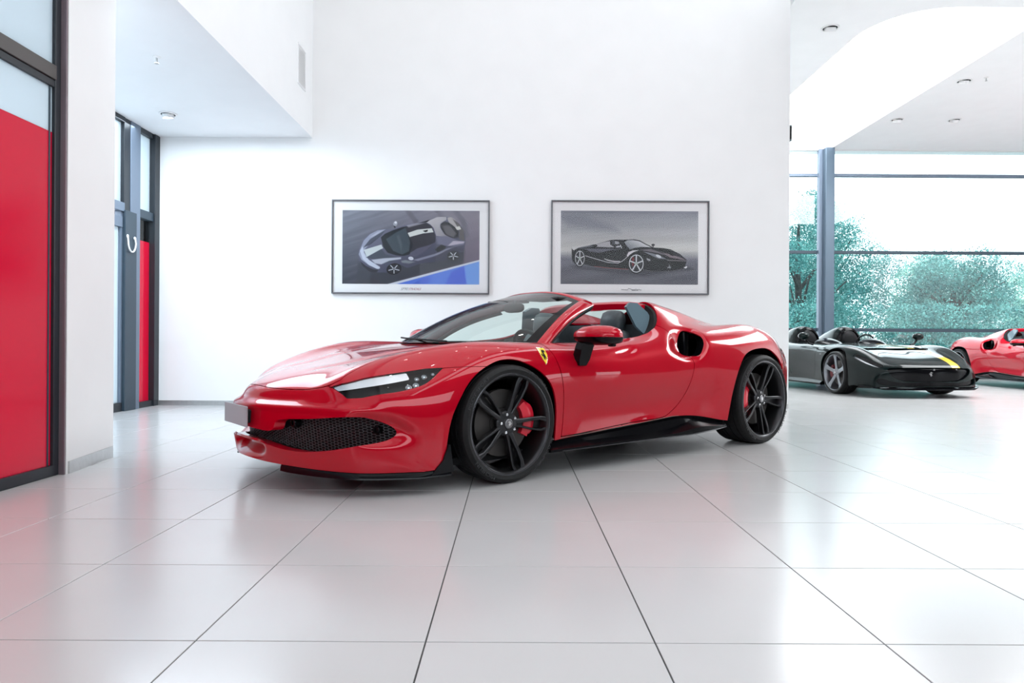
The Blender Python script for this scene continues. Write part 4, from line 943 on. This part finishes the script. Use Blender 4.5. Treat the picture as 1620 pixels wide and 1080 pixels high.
    p.poly([(1125,200),(1180,170),(1260,200),(1320,270),(1330,345),(1270,355),(1180,320),(1135,250)],(42,42,48),1.5); p.poly([(1150,215),(1230,215),(1300,300),(1270,345),(1190,310)],(92,90,96),3); p.line([(1160,180),(1260,200),(1325,290),(1315,340)],12,(20,20,24)); 
    p.poly([(1200,130),(1240,118),(1290,150),(1340,220),(1300,240),(1220,180)],(170,166,168),2); p.poly([(1260,140),(1330,190),(1385,270),(1400,390),(1330,360),(1340,300),(1310,220)],(92,88,90),2); p.poly([(1290,232),(1340,220),(1358,255),(1310,265)],(205,205,200),1)
    p.poly([(1080,340),(1180,330),(1300,370),(1400,390),(1390,430),(1280,450),(1200,440),(1100,420)],(104,104,126),2); p.poly([(1210,440),(1270,385),(1400,392),(1380,412)],(176,170,186),3); p.poly([(1065,480),(1140,425),(1190,450),(1180,470),(1100,510)],(22,24,30),1.5)
    p.poly([(820,600),(960,560),(1100,520),(1200,470),(1280,455),(1200,500),(1050,560),(880,610)],(170,172,190),4,al=.6)
    p.poly([(1040,580),(1190,490),(1280,455),(1380,470),(1345,540),(1330,500),(1220,510),(1190,600),(1080,620)],(60,60,78),3,al=.7)
    # wheels, mirrors
    for cx,cy,rx,ry in ((612,700,84,62),(1272,550,70,56)):
        p.ell(cx,cy,rx,ry,(24,25,30),-12); p.ell(cx+2,cy+2,rx*.8,ry*.8,(38,40,48),-12)
        for k in range(5):
            a=2*PI*k/5+.3; p.line([(cx,cy),(cx+rx*.74*math.cos(a),cy+ry*.74*math.sin(a)*1.05)],10,(190,195,205),1)
        p.ell(cx,cy,9,8,(70,70,76))
    p.line([(620,240),(610,205)],14,(26,26,32)); p.ell(624,198,24,26,(160,164,176),20); p.ell(628,184,14,14,(220,222,228),0)
    p.ell(800,582,30,20,(196,200,212),10); p.poly([(690,610),(740,600),(850,620),(780,640),(700,630)],(150,160,160),4,al=.6)
    return p.material('print_silver_coupe')
def print_right():
    # painter space: x 0..1620 of the zoomed car, picture spans x 15..1612, y -240..615
    p=Paint(15,-240,1610,616,560)
    v=p.Y/p.h; t=p.X/p.w
    top=np.array([128,132,142]); mid=np.array([190,192,190]); low=np.array([104,106,116])
    h=np.clip(v/.52,0,1)[...,None]; sky=top*(1-h)+mid*h+ (np.clip(t-.35,0,1)*22)[...,None]; g=np.clip((v-.60)/.4,0,1)[...,None]; gr=np.array([112,114,126])*(1-g)+np.array([88,89,99])*g
    m=np.clip((v-.54)/.12,0,1)[...,None]; p.a=(sky*(1-m)+gr*m)/255; p.noise(2.2,7,.035,5,.12); p.noise(6,30,.010,9,.02)
    p.poly([(15,-180),(260,-200),(620,-60),(700,10),(400,-20),(100,-60)],(108,112,124),30,al=.5)
    p.poly([(130,400),(800,440),(1500,410),(1560,440),(1000,520),(500,470),(180,430)],(52,53,62),16,al=.8)
    body=[(140,200),(165,225),(210,195),(330,170),(420,150),(520,120),(590,100),(640,95),(760,95),(870,90),(930,105),(1000,145),(1090,185),(1200,190),(1290,205),(1400,260),(1470,320),(1478,340),(1460,390),(1488,410),(1460,430),(1300,455),(1100,472),(990,450),(960,400),(800,440),(600,430),(400,410),(310,390),(280,380),(250,400),(180,380),(160,360),(145,330)]
    p.poly(body,(18,18,24),1.3)
    p.poly([(350,235),(450,250),(530,235),(600,215),(700,215),(610,200),(480,200),(300,200),(230,195),(300,210)],(112,114,130),4,al=.75); p.poly([(420,150),(520,122),(585,110),(590,150),(640,185),(560,185),(430,180)],(190,190,196),3,al=.85)
    p.poly([(205,190),(330,168),(400,150),(440,160),(360,180),(260,195)],(90,92,104),3); p.poly([(360,165),(420,150),(445,170),(400,175)],(20,20,26))
    p.poly([(140,185),(300,160),(220,195),(160,220)],(196,198,200),4,al=.7)
    p.poly([(590,105),(650,95),(740,98),(740,160),(700,190),(640,180),(590,150)],(28,28,34)); p.ell(660,130,34,18,(150,152,160),10); p.ell(625,130,18,26,(60,62,70))
    p.poly([(745,125),(790,100),(860,98),(930,112),(1000,150),(1080,182),(950,178),(870,190),(820,208),(780,170)],(198,202,206),1.5,c2=(120,126,134),g=((900,100),(840,205))); p.line([(860,95),(930,105),(1000,145),(1085,185)],9,(16,16,20))
    p.line([(745,125),(800,205)],10,(30,30,36)); p.ell(685,185,38,22,(40,42,50),-8); p.ell(680,176,28,10,(170,172,182),-8); p.line([(705,155),(722,195)],8,(210,212,218))
    p.line([(1090,180),(1080,160)],8,(18,18,22)); p.ell(1086,154,20,13,(34,34,40))
    p.poly([(780,280),(800,240),(850,218),(930,215),(860,240),(815,270),(790,300)],(206,206,212),2); p.poly([(930,210),(1060,200),(1180,240),(1250,280),(1140,250),(1000,225)],(150,140,152),5,al=.7)
    p.poly([(965,230),(1050,245),(1150,270),(1250,320),(1150,315),(1060,275)],(130,134,146),2.5,al=.9); p.ell(1150,285,34,16,(200,204,212),25); p.poly([(1190,240),(1300,265),(1420,300),(1475,335),(1400,320),(1280,300)],(168,150,160),4,al=.7)
    p.poly([(1150,210),(1200,215),(1180,235)],(12,12,16)); p.poly([(1270,250),(1340,262),(1330,280),(1290,275)],(12,12,16)); p.poly([(1280,212),(1390,260),(1470,325),(1340,270)],(44,44,52),2)
    p.poly([(1010,305),(1060,325),(1050,345),(1015,330)],(150,152,160),1.5); p.poly([(1255,330),(1470,335),(1455,400),(1320,430),(1250,420),(1290,380)],(10,10,14)); p.poly([(1270,372),(1300,425),(1250,424),(1258,408),(1275,408)],(140,142,150),1.5); p.poly([(1250,325),(1478,335),(1478,345),(1250,338)],(110,104,112),1)
    p.line([(980,440),(1080,466),(1300,458),(1470,425)],6,(86,84,90)); p.poly([(1440,415),(1475,398),(1488,412),(1465,428)],(210,212,216))
    p.line([(300,285),(420,320),(560,360),(680,370),(730,345),(780,300)],7,(196,198,206)); p.line([(525,318),(560,335),(640,350),(700,350)],12,(206,208,214)); p.poly([(530,320),(560,260),(700,240),(770,250),(760,300),(700,340),(600,335)],(24,26,30),4)
    p.line([(405,408),(560,425),(800,440)],6,(140,60,66))
    for cx,cy,rx,ry in ((236,315,56,90),(892,372,86,106)):
        p.ell(cx,cy+2,rx*1.16,ry*1.12,(12,12,16)); p.ell(cx,cy,rx,ry,(196,200,206)); p.ell(cx,cy,rx*.88,ry*.9,(36,36,42))
        if cx>500: p.ell(cx-38,cy-50,14,26,(110,24,34)); p.ell(cx-40,cy+8,12,24,(110,24,34))
        for k in range(5):
            a=-PI/2+2*PI*k/5; p.line([(cx,cy),(cx+rx*.9*math.cos(a),cy+ry*.92*math.sin(a))],15 if cx>500 else 11,(200,204,210))
        p.ell(cx,cy,14,15,(150,170,160))
    return p.material('print_black_open_car')
matm=mat('passe_partout',(.82,.83,.84),.6,spec=.2); framem=mat('graphite_frame',(.10,.10,.11),.35,metal=.6); pglass=glass('picture_glass',(1,1,1),fr=1.22)
def picture(x0,x1,z0,z1,px0,px1,pz0,pz1,pm,label):
    t=empty('framed_print',((x0+x1)/2,YW,z0)); tag(t,label,'picture','framed car prints')
    ox=(x0+x1)/2
    def L(a,b,y0,y1,c,d,bev=0): return (a-ox,b-ox,y0,y1,c-z0,d-z0,bev)
    f=.016
    for nm,(a,b,c,d) in (('frame_rail',(x0,x1,z1-f,z1)),('frame_rail',(x0,x1,z0,z0+f)),('frame_rail',(x0,x0+f,z0+f,z1-f)),('frame_rail',(x1-f,x1,z0+f,z1-f))):
        B().box(*L(a,b,-.045,-.001,c,d,.002)).make(nm,framem,t)
    B().box(*L(x0+f,x1-f,-.018,-.006,z0+f,z1-f)).make('mount_board',matm,t)
    V=[(px0-ox,-.0185,pz0-z0),(px1-ox,-.0185,pz0-z0),(px1-ox,-.0185,pz1-z0),(px0-ox,-.0185,pz1-z0)]
    o=raw('print_sheet',V,[(0,1,2,3)],pm,t); uv=o.data.uv_layers.new(name='u')
    for i,c in enumerate(((0,0),(1,0),(1,1),(0,1))): uv.data[i].uv=c
    a_,b_,_,_,c_,d_,_=L(x0+f,x1-f,0,0,z0+f,z1-f); raw('picture_glass',[(a_,-.026,c_),(b_,-.026,c_),(b_,-.026,d_),(a_,-.026,d_)],[(0,1,2,3)],pglass,t)
    return t,ox
Z=lambda y,yh: .81+(yh-y)/1075*8.41
t1,ox1=picture(-2.253,-.301,1.397,2.559,-2.253+.128,-.301-.125,1.397+.122,2.559-.128,print_left(),'framed print of a silver coupe beside a blue kerb on the white wall')
t2,ox2=picture(.4616,2.417,1.407,2.567,.4616+.120,2.417-.133,1.407+.125,2.567-.126,print_right(),'framed print of a black open-top car on grey ground on the white wall')
def textmesh(body,size,loc,m,parent,shear=0,name='caption',sx=1):
    cu=bpy.data.curves.new('t','FONT'); cu.body=body; cu.size=size; cu.shear=shear; cu.align_y='CENTER'; cu.resolution_u=2; cu.extrude=.0004
    to=bpy.data.objects.new('t',cu); dg=bpy.context.evaluated_depsgraph_get(); me=bpy.data.meshes.new_from_object(to,depsgraph=dg); bpy.data.objects.remove(to,do_unlink=True)
    for v in me.vertices: v.co=Vector((v.co.x*sx+loc[0],loc[1]-v.co.z,v.co.y+loc[2]))
    me.materials.clear(); me.materials.append(m); o=bpy.data.objects.new(name,me); COL.objects.link(o); o.parent=parent; return o
inkg=mat('ink_grey',(.18,.19,.21),.6); inkr=mat('ink_red',(.30,.02,.06),.6)
textmesh('SF90',.046,(-.126,-.0188,.062),inkg,t1,.5,sx=1.0); textmesh('STRADALE',.038,(-.028,-.0188,.061),inkr,t1,.5,sx=.85)
b=B(); q=[(-.135,.004),(-.10,.0),(-.055,-.002),(-.045,.016),(-.02,.010),(.0,.001),(.03,.0),(.045,.010),(.06,.002),(.075,-.004),(.085,.010),(.10,-.006),(.115,.0)]
b.tube([(x+.09-.06,-.020,.058+z) for x,z in q],[.0035]*len(q),6); b.tube([(x+.09-.06,-.020,.05) for x in (-.005,.03,.07)],.003,6); b.make('signature',inkg,t2)
# ================================================================= dark open speedster at the far window
SB={
-3.55:[(-3.5,0,.74),(-3.5,.3,.75),(-3.49,.5,.77),(-3.48,.62,.77),(-3.46,.74,.76),(-3.42,.86,.69),(-3.38,.93,.55),(-3.36,.93,.38),(-3.36,.91,.24)],
-3.1:sec(-3.1,(0,.82),(.25,.84),(.45,.86),(.61,.85),(.76,.845),(.92,.77),(.985,.60),(.98,.4),(.96,.21)),
-2.72:sec(-2.72,(0,.84),(.22,.87),(.43,.90),(.60,.87),(.76,.875),(.92,.80),(.998,.62),(.995,.4),(.97,.2)),
-2.2:sec(-2.2,(0,.84),(.22,.88),(.43,.92),(.62,.86),(.78,.85),(.92,.77),(.975,.60),(.965,.4),(.94,.2)),
-1.7:sec(-1.7,(0,.84),(.22,.85),(.43,.85),(.62,.84),(.78,.825),(.91,.75),(.955,.58),(.93,.4),(.92,.2)),
-1.2:sec(-1.2,(0,.825),(.22,.83),(.43,.83),(.62,.82),(.78,.81),(.90,.74),(.945,.58),(.92,.4),(.91,.2)),
-.6:sec(-.6,(0,.785),(.25,.79),(.45,.785),(.62,.78),(.765,.795),(.895,.74),(.955,.58),(.945,.4),(.92,.18)),
0.:sec(0.,(0,.735),(.25,.74),(.45,.735),(.60,.75),(.76,.80),(.905,.735),(.98,.60),(.98,.4),(.95,.18)),
.35:sec(.35,(0,.675),(.25,.68),(.45,.68),(.59,.70),(.735,.745),(.87,.665),(.955,.55),(.965,.37),(.945,.15)),
.62:[(.64,0,.61),(.64,.25,.612),(.64,.45,.61),(.63,.58,.615),(.62,.705,.635),(.60,.83,.565),(.58,.91,.46),(.56,.93,.30),(.52,.935,.175)],
.82:[(.86,0,.54),(.86,.25,.54),(.85,.45,.535),(.83,.57,.53),(.80,.69,.525),(.76,.80,.47),(.70,.875,.38),(.64,.905,.27),(.58,.925,.168)],
.95:[(.98,0,.465),(.975,.25,.465),(.96,.45,.46),(.935,.57,.45),(.90,.69,.43),(.83,.795,.38),(.75,.87,.31),(.67,.90,.22),(.60,.92,.168)],
1.1:[(1.0,0,.33),(.99,.25,.33),(.97,.45,.325),(.945,.57,.315),(.91,.69,.30),(.84,.80,.27),(.76,.87,.22),(.68,.90,.19),(.61,.92,.165)],
1.25:[(.99,0,.17),(.98,.25,.17),(.96,.45,.17),(.935,.57,.168),(.90,.69,.168),(.835,.80,.166),(.755,.87,.165),(.685,.90,.163),(.62,.918,.16)]}
mat('caliper_dark',(.10,.005,.01),.4)
def build_speedster(rx,ry,rz):
    root=empty('speedster_car',(rx,ry,0),rz); tag(root,'dark green open speedster with yellow bonnet stripe and twin head fairings by the window','car')
    ss=np.concatenate([np.arange(-3.55,.3,.03),np.arange(.3,1.2499,.02),[1.25]]); g=surface(SB,ss,8,4); M=gmesh(g)
    V=M[0]
    WB=-2.72
    a1=[(r*math.cos(t),.35+r*math.sin(t)) for r,t in [(.40,t) for t in np.linspace(-.25,PI+.25,28)]]; a1=[(a1[0][0],-.3)]+a1+[(a1[-1][0],-.3)]
    a2=[(x*1.04+WB,z*1.02) for x,z in a1]
    GR=closed([(0,.462),(.3,.460),(.55,.455),(.645,.44),(.63,.37),(.55,.30),(.43,.262),(.2,.25),(0,.25),(-.2,.3),(-.2,.45)],5)
    G2=closed([(0,.228),(.40,.232),(.60,.255),(.74,.30),(.78,.25),(.72,.20),(.5,.185),(0,.183),(-.2,.2)],5)
    LM=closed([(.42,.655),(.58,.61),(.72,.555),(.86,.485),(.84,.455),(.70,.50),(.56,.545),(.43,.60)],5)
    CK=closed([(-1.20,.40),(-1.26,.60),(-1.45,.68),(-1.68,.67),(-1.78,.55),(-1.80,.40),(-1.78,.22),(-1.66,.12),(-1.42,.12),(-1.25,.22)],6)
    def keep(V):
        f=-sdpoly(XZ(V),a1); f=np.minimum(f,-sdpoly(XZ(V),a2)); f=np.minimum(f,np.where(V[:,0]>.7,-sdpoly(YZ(V),GR),9)); f=np.minimum(f,np.where(V[:,0]>.7,-sdpoly(YZ(V),G2),9)); f=np.minimum(f,np.where((V[:,1]>.5)&(V[:,0]>.3),-sdpoly(XZ(V),LM),9)); return np.minimum(f,np.where(V[:,2]>.7,-sdpoly(XY(V),CK),9))
    base,mk=clip(M,keep(V)); keyset={tuple(np.round(v,6)) for v in base[0][mk]}
    def piece(fn,r=.015):
        m,k=clip(base,fn(base[0])); k=k|np.array([tuple(np.round(v,6)) in keyset for v in m[0]]); return join(m,rim(m,k,r))
    st=lambda V:np.where(V[:,2]>.45,.068-np.abs(V[:,1]-.40),-9)
    hd=lambda V:np.where(V[:,2]>.44,sdpoly(XY(V),[(1.2,-.2),(1.2,.55),(.9,.60),(.3,.62),(-.5,.60),(-.9,.45),(-.95,-.2)]),-9)
    dr=lambda V:np.where(V[:,1]>.6,sdpoly(XZ(V),[(-.62,1),(-.60,.5),(-.66,.25),(-1.5,.27),(-1.72,.5),(-1.78,.7),(-1.7,1)]),-9)
    # the stripe is on the car's left half only
    hl=piece(lambda V:np.minimum(hd(V)-.0012,-st(V))); hs=piece(lambda V:np.minimum(hd(V)-.0012,st(V)),.004); hr=mirror(piece(lambda V:hd(V)-.0012))
    tri('bonnet',join(hl,hr),darkgreen,root); tri('bonnet_stripe',hs,yellowp,root)
    d=piece(lambda V:dr(V)-.003); tri('door',d,darkgreen,root); tri('door',mirror(d),darkgreen,root)
    bl=piece(lambda V:np.minimum.reduce([-hd(V)-.0012,-dr(V)-.003,-st(V)-np.where(V[:,0]>-.9,-9,0)*0])); 
    bo=piece(lambda V:np.minimum(-hd(V)-.0012,-dr(V)-.003)); tri('body_shell',join(bo,mirror(bo)),darkgreen,root)
    s,_=clip(base,.02-np.abs(hd(base[0]))); s2,_=clip(base,.02-np.abs(dr(base[0]))); s=offset(s2,-.012); tri('shut_line_shade',join(s,mirror(s)),blackmat,root)  # dark strip put in as the shade of the door gaps
    # grille panel and emblem
    gp,_=clip(offset(M,-.03),np.where(V[:,0]>.6,np.maximum(sdpoly(YZ(V),GR),sdpoly(YZ(V),G2))+.02,-9)); tri('grille_panel',join(gp,mirror(gp)),blackgloss,root)
    horse(root,1,1,0,.075,chrome,'grille_emblem',M=lambda u,v:(.972,u,.365+v))
    for y in (-.36,.05,.42): B().lathe([(.014,0),(.014,.012),(.0005,.014)],16,M=Matrix.Translation((.955 if abs(y)<.2 else .93,y,.43))@Matrix.Rotation(PI/2,4,'Y')).make('grille_sensor',mat('sensor_grey',(.2,.2,.2),.3) if 'sensor_grey' not in MATS else MATS['sensor_grey'],root,True)
    fl=np.where((V[:,1]>.5)&(V[:,0]>.3),sdpoly(XZ(V),LM),-9); lp,_=clip(M,fl)
    for sg in (1,-1):
        q=offset(lp,-.03); tri('headlight',q if sg>0 else mirror(q),MATS['lamp_black'],root)
        cl,_=clip(offset(lp,-.022),np.minimum(sdpoly(XZ(lp[0]),LM)-.002,.009-np.abs(lp[0][:,2]-(.63-.40*(lp[0][:,0]-.42)-.005)))); tri('light_blade',cl if sg>0 else mirror(cl),chrome,root)
        q=offset(lp,-.001); tri('lamp_cover',q if sg>0 else mirror(q),lampglass,root)
    # splitter
    rings=[]
    e=g[-1]; pts=[(p[0],p[1]) for p in e]; pts=[(x,-y) for x,y in pts[::-1][:-1]]+pts
    rings=[[Vector((x+.045*(1-abs(y)*.3),y*1.03,.125+.05*max(0,abs(y)-.7)/.2)),Vector((x+.045*(1-abs(y)*.3),y*1.03,.140+.05*max(0,abs(y)-.7)/.2)),Vector((x-.05,y,.172)),Vector((x-.12,y*.95,.16)),Vector((x-.12,y*.95,.13))] for x,y in pts]
    B().loft(rings).make('front_splitter',blackgloss,root,True,40)
    B().poly([(.9,-.6,.15),(.9,.6,.15),(.42,.55,.15),(-3.2,.55,.15),(-3.2,-.55,.15),(.42,-.55,.15)],[(.9,-.6,.18),(.9,.6,.18),(.42,.55,.18),(-3.2,.55,.2),(-3.2,-.55,.2),(.42,-.55,.18)]).make('underbody',blackmat,root)
    for sg in (1,-1):
        B().loft([[Vector((x,.90*sg,.21)),Vector((x,(.965)*sg,.15)),Vector((x,.96*sg,.12)),Vector((x,.85*sg,.12))] for x in np.linspace(-.42,-2.28,12)]).make('side_skirt',blackgloss,root,True,40)
        for x,R,w,fr in ((0,.345,.25,True),(WB,.36,.30,False)):
            wheel(root,x,(.965 if fr else .975)*sg-sg*w/2,R,w,sg,spin=18,rimm=wheelg,front=fr,cal=MATS['caliper_dark'],style='single'); liner(root,x,.35,.39 if fr else .405,.55,.90,sg)
        # head fairing: teardrop behind each seat
        y0=.41*sg; rings=[]; n=20
        for x,w_,h_,zb in ((-1.86,.10,.05,.84),(-1.885,.19,.20,.84),(-1.93,.235,.275,.84),(-2.02,.25,.295,.85),(-2.2,.245,.275,.86),(-2.5,.21,.19,.87),(-2.8,.16,.085,.87),(-3.05,.08,.01,.85)):
            rings.append([Vector((x,y0+w_*math.copysign(abs(math.cos(t))**.8,math.cos(t)),zb-.03+(h_+.03)*math.sin(t)**.9)) for t in np.linspace(0,PI,n)])
        B().loft(rings,closed=False,caps=False).make('head_fairing',darkgreen,root,True,60)
        rings=[[Vector((x,y0+w_*math.cos(t),.84+h_*math.sin(t))) for t in np.linspace(0,PI,n)] for x,w_,h_ in ((-1.79,.10,.12),(-1.81,.15,.19),(-1.86,.17,.225),(-1.92,.165,.22))]
        B().loft(rings).make('headrest_pad',blackmat,root,True,60)
        B().loft([[Vector((x,y0+(r+.02)*math.cos(t),.835+(h+.02)*math.sin(t))) for t in np.linspace(0,PI,n)] for x,r,h in ((-1.865,.20,.225),(-1.89,.225,.27))]+[[Vector((x,y0+r*math.cos(t),.835+h*math.sin(t))) for t in np.linspace(0,PI,n)] for x,r,h in ((-1.88,.20,.24),(-1.865,.18,.21))],closed=False,caps=False).make('fairing_lip',blackgloss,root,True,60)
        # cockpit rim and tub
        ring=[Vector((x,y*sg,.0)) for x,y in CK]; tb=B(); tb.loft([[Vector((v.x,v.y,.80)) for v in ring],[Vector((-1.5+(v.x+1.5)*.9,y0+(v.y-y0)*.9,.35)) for v in ring]],caps=False); tb.poly([(-1.8,y0-.26,.33),(-1.8,y0+.26,.33),(-1.2,y0+.26,.33),(-1.2,y0-.26,.33)],[(-1.8,y0-.26,.35),(-1.8,y0+.26,.35),(-1.2,y0+.26,.35),(-1.2,y0-.26,.35)]); tb.make('cockpit_tub',blackmat,root,True)
        # wind deflector hump ahead of each cockpit
        h=.085
        B().loft([[Vector((x,y0+w_*math.cos(t),.80+hh*math.sin(t))) for t in np.linspace(0,PI,16)] for x,w_,hh in ((-.88,.12,.005),(-1.0,.20,.06),(-1.12,.235,.10),(-1.20,.24,.115))],closed=False,caps=False).make('wind_deflector',blackgloss,root,True,60)
        # round mirror
        c=(-.80,1.05*sg,.945); m_=empty('wing_mirror',(0,0,0),0,root)
        B().blob(c,(.055,.095,.066),2.1).make('mirror_shell',darkgreen,m_,True); B().blob((c[0]-.05,c[1],c[2]),(.01,.08,.055),2).make('mirror_glass',chrome,m_,True)
        B().tube([(c[0],c[1]-.03*sg,c[2]-.06),(c[0]+.01,c[1]-.09*sg,c[2]-.13),(c[0]+.02,c[1]-.16*sg,.80)],[.02,.016,.02],10).make('mirror_stem',blackgloss,m_,True)
    sw=B(); Mx=Matrix.Translation((-1.36,.41,.83))@Matrix.Rotation(math.radians(-70),4,'Y'); sw.tube([Mx@Vector((.16*math.cos(t),.17*math.sin(t),0)) for t in np.linspace(0,2*PI,25)],.015,8,False); sw.tube([Mx@Vector((0,-.16,0)),Mx@Vector((0,.16,0))],.015,8); sw.make('steering_wheel',blackmat,root,True)
    e=g[0]; ring=[Vector(p) for p in e]+[Vector((p[0],-p[1],p[2])) for p in e[::-1][:-1]]; B().loft([ring,[Vector((-3.45,p.y*.9,.5+(p.z-.5)*.8)) for p in ring]]).make('tail_panel',blackgloss,root,True)
    return root
sp2=build_speedster(6.17,11.12,math.atan2(-.995,.08))
# ================================================================= second red car, the same model, parked beyond
far_car=copytree(car); far_car.location=(10.125,11.55,0); far_car.rotation_euler=(0,0,math.atan2(-1,-.05)); far_car['label']='red sports car cut off by the right edge, behind the dark speedster'
# ================================================================= outside
def leafmat(name,c1,c2):
    m=mat(name,c1,.55,spec=.3); nt=m.node_tree; b=nt.nodes['Principled BSDF']; tc=nt.nodes.new('ShaderNodeTexCoord'); n=nt.nodes.new('ShaderNodeTexNoise'); n.inputs['Scale'].default_value=1.7; n.inputs['Detail'].default_value=8; r=nt.nodes.new('ShaderNodeValToRGB')
    r.color_ramp.elements[0].position=.36; r.color_ramp.elements[1].position=.66; r.color_ramp.elements[0].color=(*c1,1); r.color_ramp.elements[1].color=(*c2,1)
    nt.links.new(tc.outputs['Object'],n.inputs['Vector']); nt.links.new(n.outputs['Fac'],r.inputs['Fac']); nt.links.new(r.outputs['Color'],b.inputs['Base Color']); return m
lm1=leafmat('leaf_teal_green',(.02,.13,.135),(.15,.40,.36)); lm2=leafmat('leaf_bright_green',(.06,.24,.22),(.34,.60,.50)); bark=noisy(mat('bark_grey',(.045,.05,.05),.9),12,.4)
def tree(x,y,h,r,seed,lm,label,nl=6500):
    rg=np.random.default_rng(seed); root=empty('tree',(x,y,0)); tag(root,label,'tree','trees outside the far window')
    b=B(); b.tube([(0,0,0),(.05,.02,h*.3),(-.05,.03,h*.6),(0,0,h*.85)],[.16,.13,.09,.03],10)
    for k in range(7):
        a=2*PI*k/7+rg.uniform(0,.5); z0=h*rg.uniform(.22,.55); b.tube([(0,0,z0),(math.cos(a)*r*.4,math.sin(a)*r*.4,z0+h*.14),(math.cos(a)*r*.75,math.sin(a)*r*.75,z0+h*.26)],[.07,.05,.02],8)
    b.make('trunk',bark,root,True)
    nc=95; C=[]; 
    for k in range(nc):
        z=rg.uniform(.03,.96)*h; e=math.sqrt(max(.05,1-((z/h-.42)/.6)**2)); a=rg.uniform(0,2*PI); q=r*e*math.sqrt(rg.uniform(.1,1)); C.append((q*math.cos(a),q*math.sin(a),z,rg.uniform(.55,1.0)*r*.36))
    C=np.array(C); k=rg.integers(0,nc,nl); d=rg.normal(size=(nl,3)); d/=np.linalg.norm(d,axis=1,keepdims=True); p=C[k,:3]+d*C[k,3:4]*rg.uniform(.6,1.1,(nl,1)); p[:,2]=np.maximum(p[:,2],.1)
    u=rg.normal(size=(nl,3)); u/=np.linalg.norm(u,axis=1,keepdims=True); w=np.cross(u,rg.normal(size=(nl,3))); w/=np.linalg.norm(w,axis=1,keepdims=True); s=rg.uniform(.022,.05,(nl,1))
    V=np.stack([p-u*s,p+w*s*.55,p+u*s,p-w*s*.55],1).reshape(-1,3); F=np.arange(nl*4).reshape(-1,4)
    o=raw('foliage',V,F,lm,root); o['kind']='stuff'
for i,(x,y,h,r,lm,lab,nl) in enumerate((
 (9.9,23.6,5.9,2.0,lm1,'tall leafy tree outside the far window, directly beside the white wall edge',9000),
 (12.9,28.0,6.4,2.1,lm1,'tall teal-green tree outside just right of the steel window column',9000),
 (15.2,23.4,3.9,1.9,lm1,'dark bushy tree outside at the middle of the far window',9000),
 (17.6,28.0,4.3,2.1,lm2,'pale sunlit tree outside, right of the dark bushy one',6500),
 (19.9,24.0,3.5,1.9,lm2,'pale thin tree outside near the right edge of the window',5000),
 (23.6,28.9,4.0,2.0,lm2,'pale tree outside at the extreme right edge',6000),
 (13.4,33.4,5.6,2.1,lm1,'tree in the back row outside, seen through the gap right of the window column',6500),
 (19.6,33.4,5.0,2.1,lm1,'tree in the back row outside, behind the dark bushy tree',6500),
 (25.9,33.6,4.9,2.1,lm2,'tree in the back row outside, behind the pale trees on the right',6500))):
    tree(x,y,h,r,40+i,lm,lab,int(nl*5.5))
S(B().box(-30,60,16.3,80,-.25,-.05).make('floor_outside',noisy(mat('outside_paving',(.60,.63,.63),.9),2,.15)))
hb=empty('hedge',(14,20.4,0)); tag(hb,'low dark green hedge along the ground outside the window','hedge')
rg=np.random.default_rng(5); nl=26000; p=np.stack([rg.uniform(-6,10,nl),rg.uniform(-.6,.6,nl),rg.uniform(0,2.0,nl)],1); u=rg.normal(size=(nl,3)); u/=np.linalg.norm(u,axis=1,keepdims=True); w=np.cross(u,rg.normal(size=(nl,3))); w/=np.linalg.norm(w,axis=1,keepdims=True); s=rg.uniform(.025,.055,(nl,1))
o=raw('foliage',np.stack([p-u*s,p+w*s*.6,p+u*s,p-w*s*.6],1).reshape(-1,3),np.arange(nl*4).reshape(-1,4),lm1,hb); o['kind']='stuff'
bd=empty('building',(30,42,0)); tag(bd,'pale low building far outside beyond the trees','building')
B().box(-2.2,8,-3,3,0,3.2).make('building_wall',mat('pale_render',(.75,.78,.80),.8),bd); B().box(-2.4,8.2,-3.2,3.2,3.2,3.4).make('building_roof',greyal,bd)
for k in range(3): B().box(-1.5+k*2.4,-.2+k*2.4,-3.02,-2.98,1.2,2.4).make('building_window',mat('far_window',(.25,.33,.38),.2),bd)
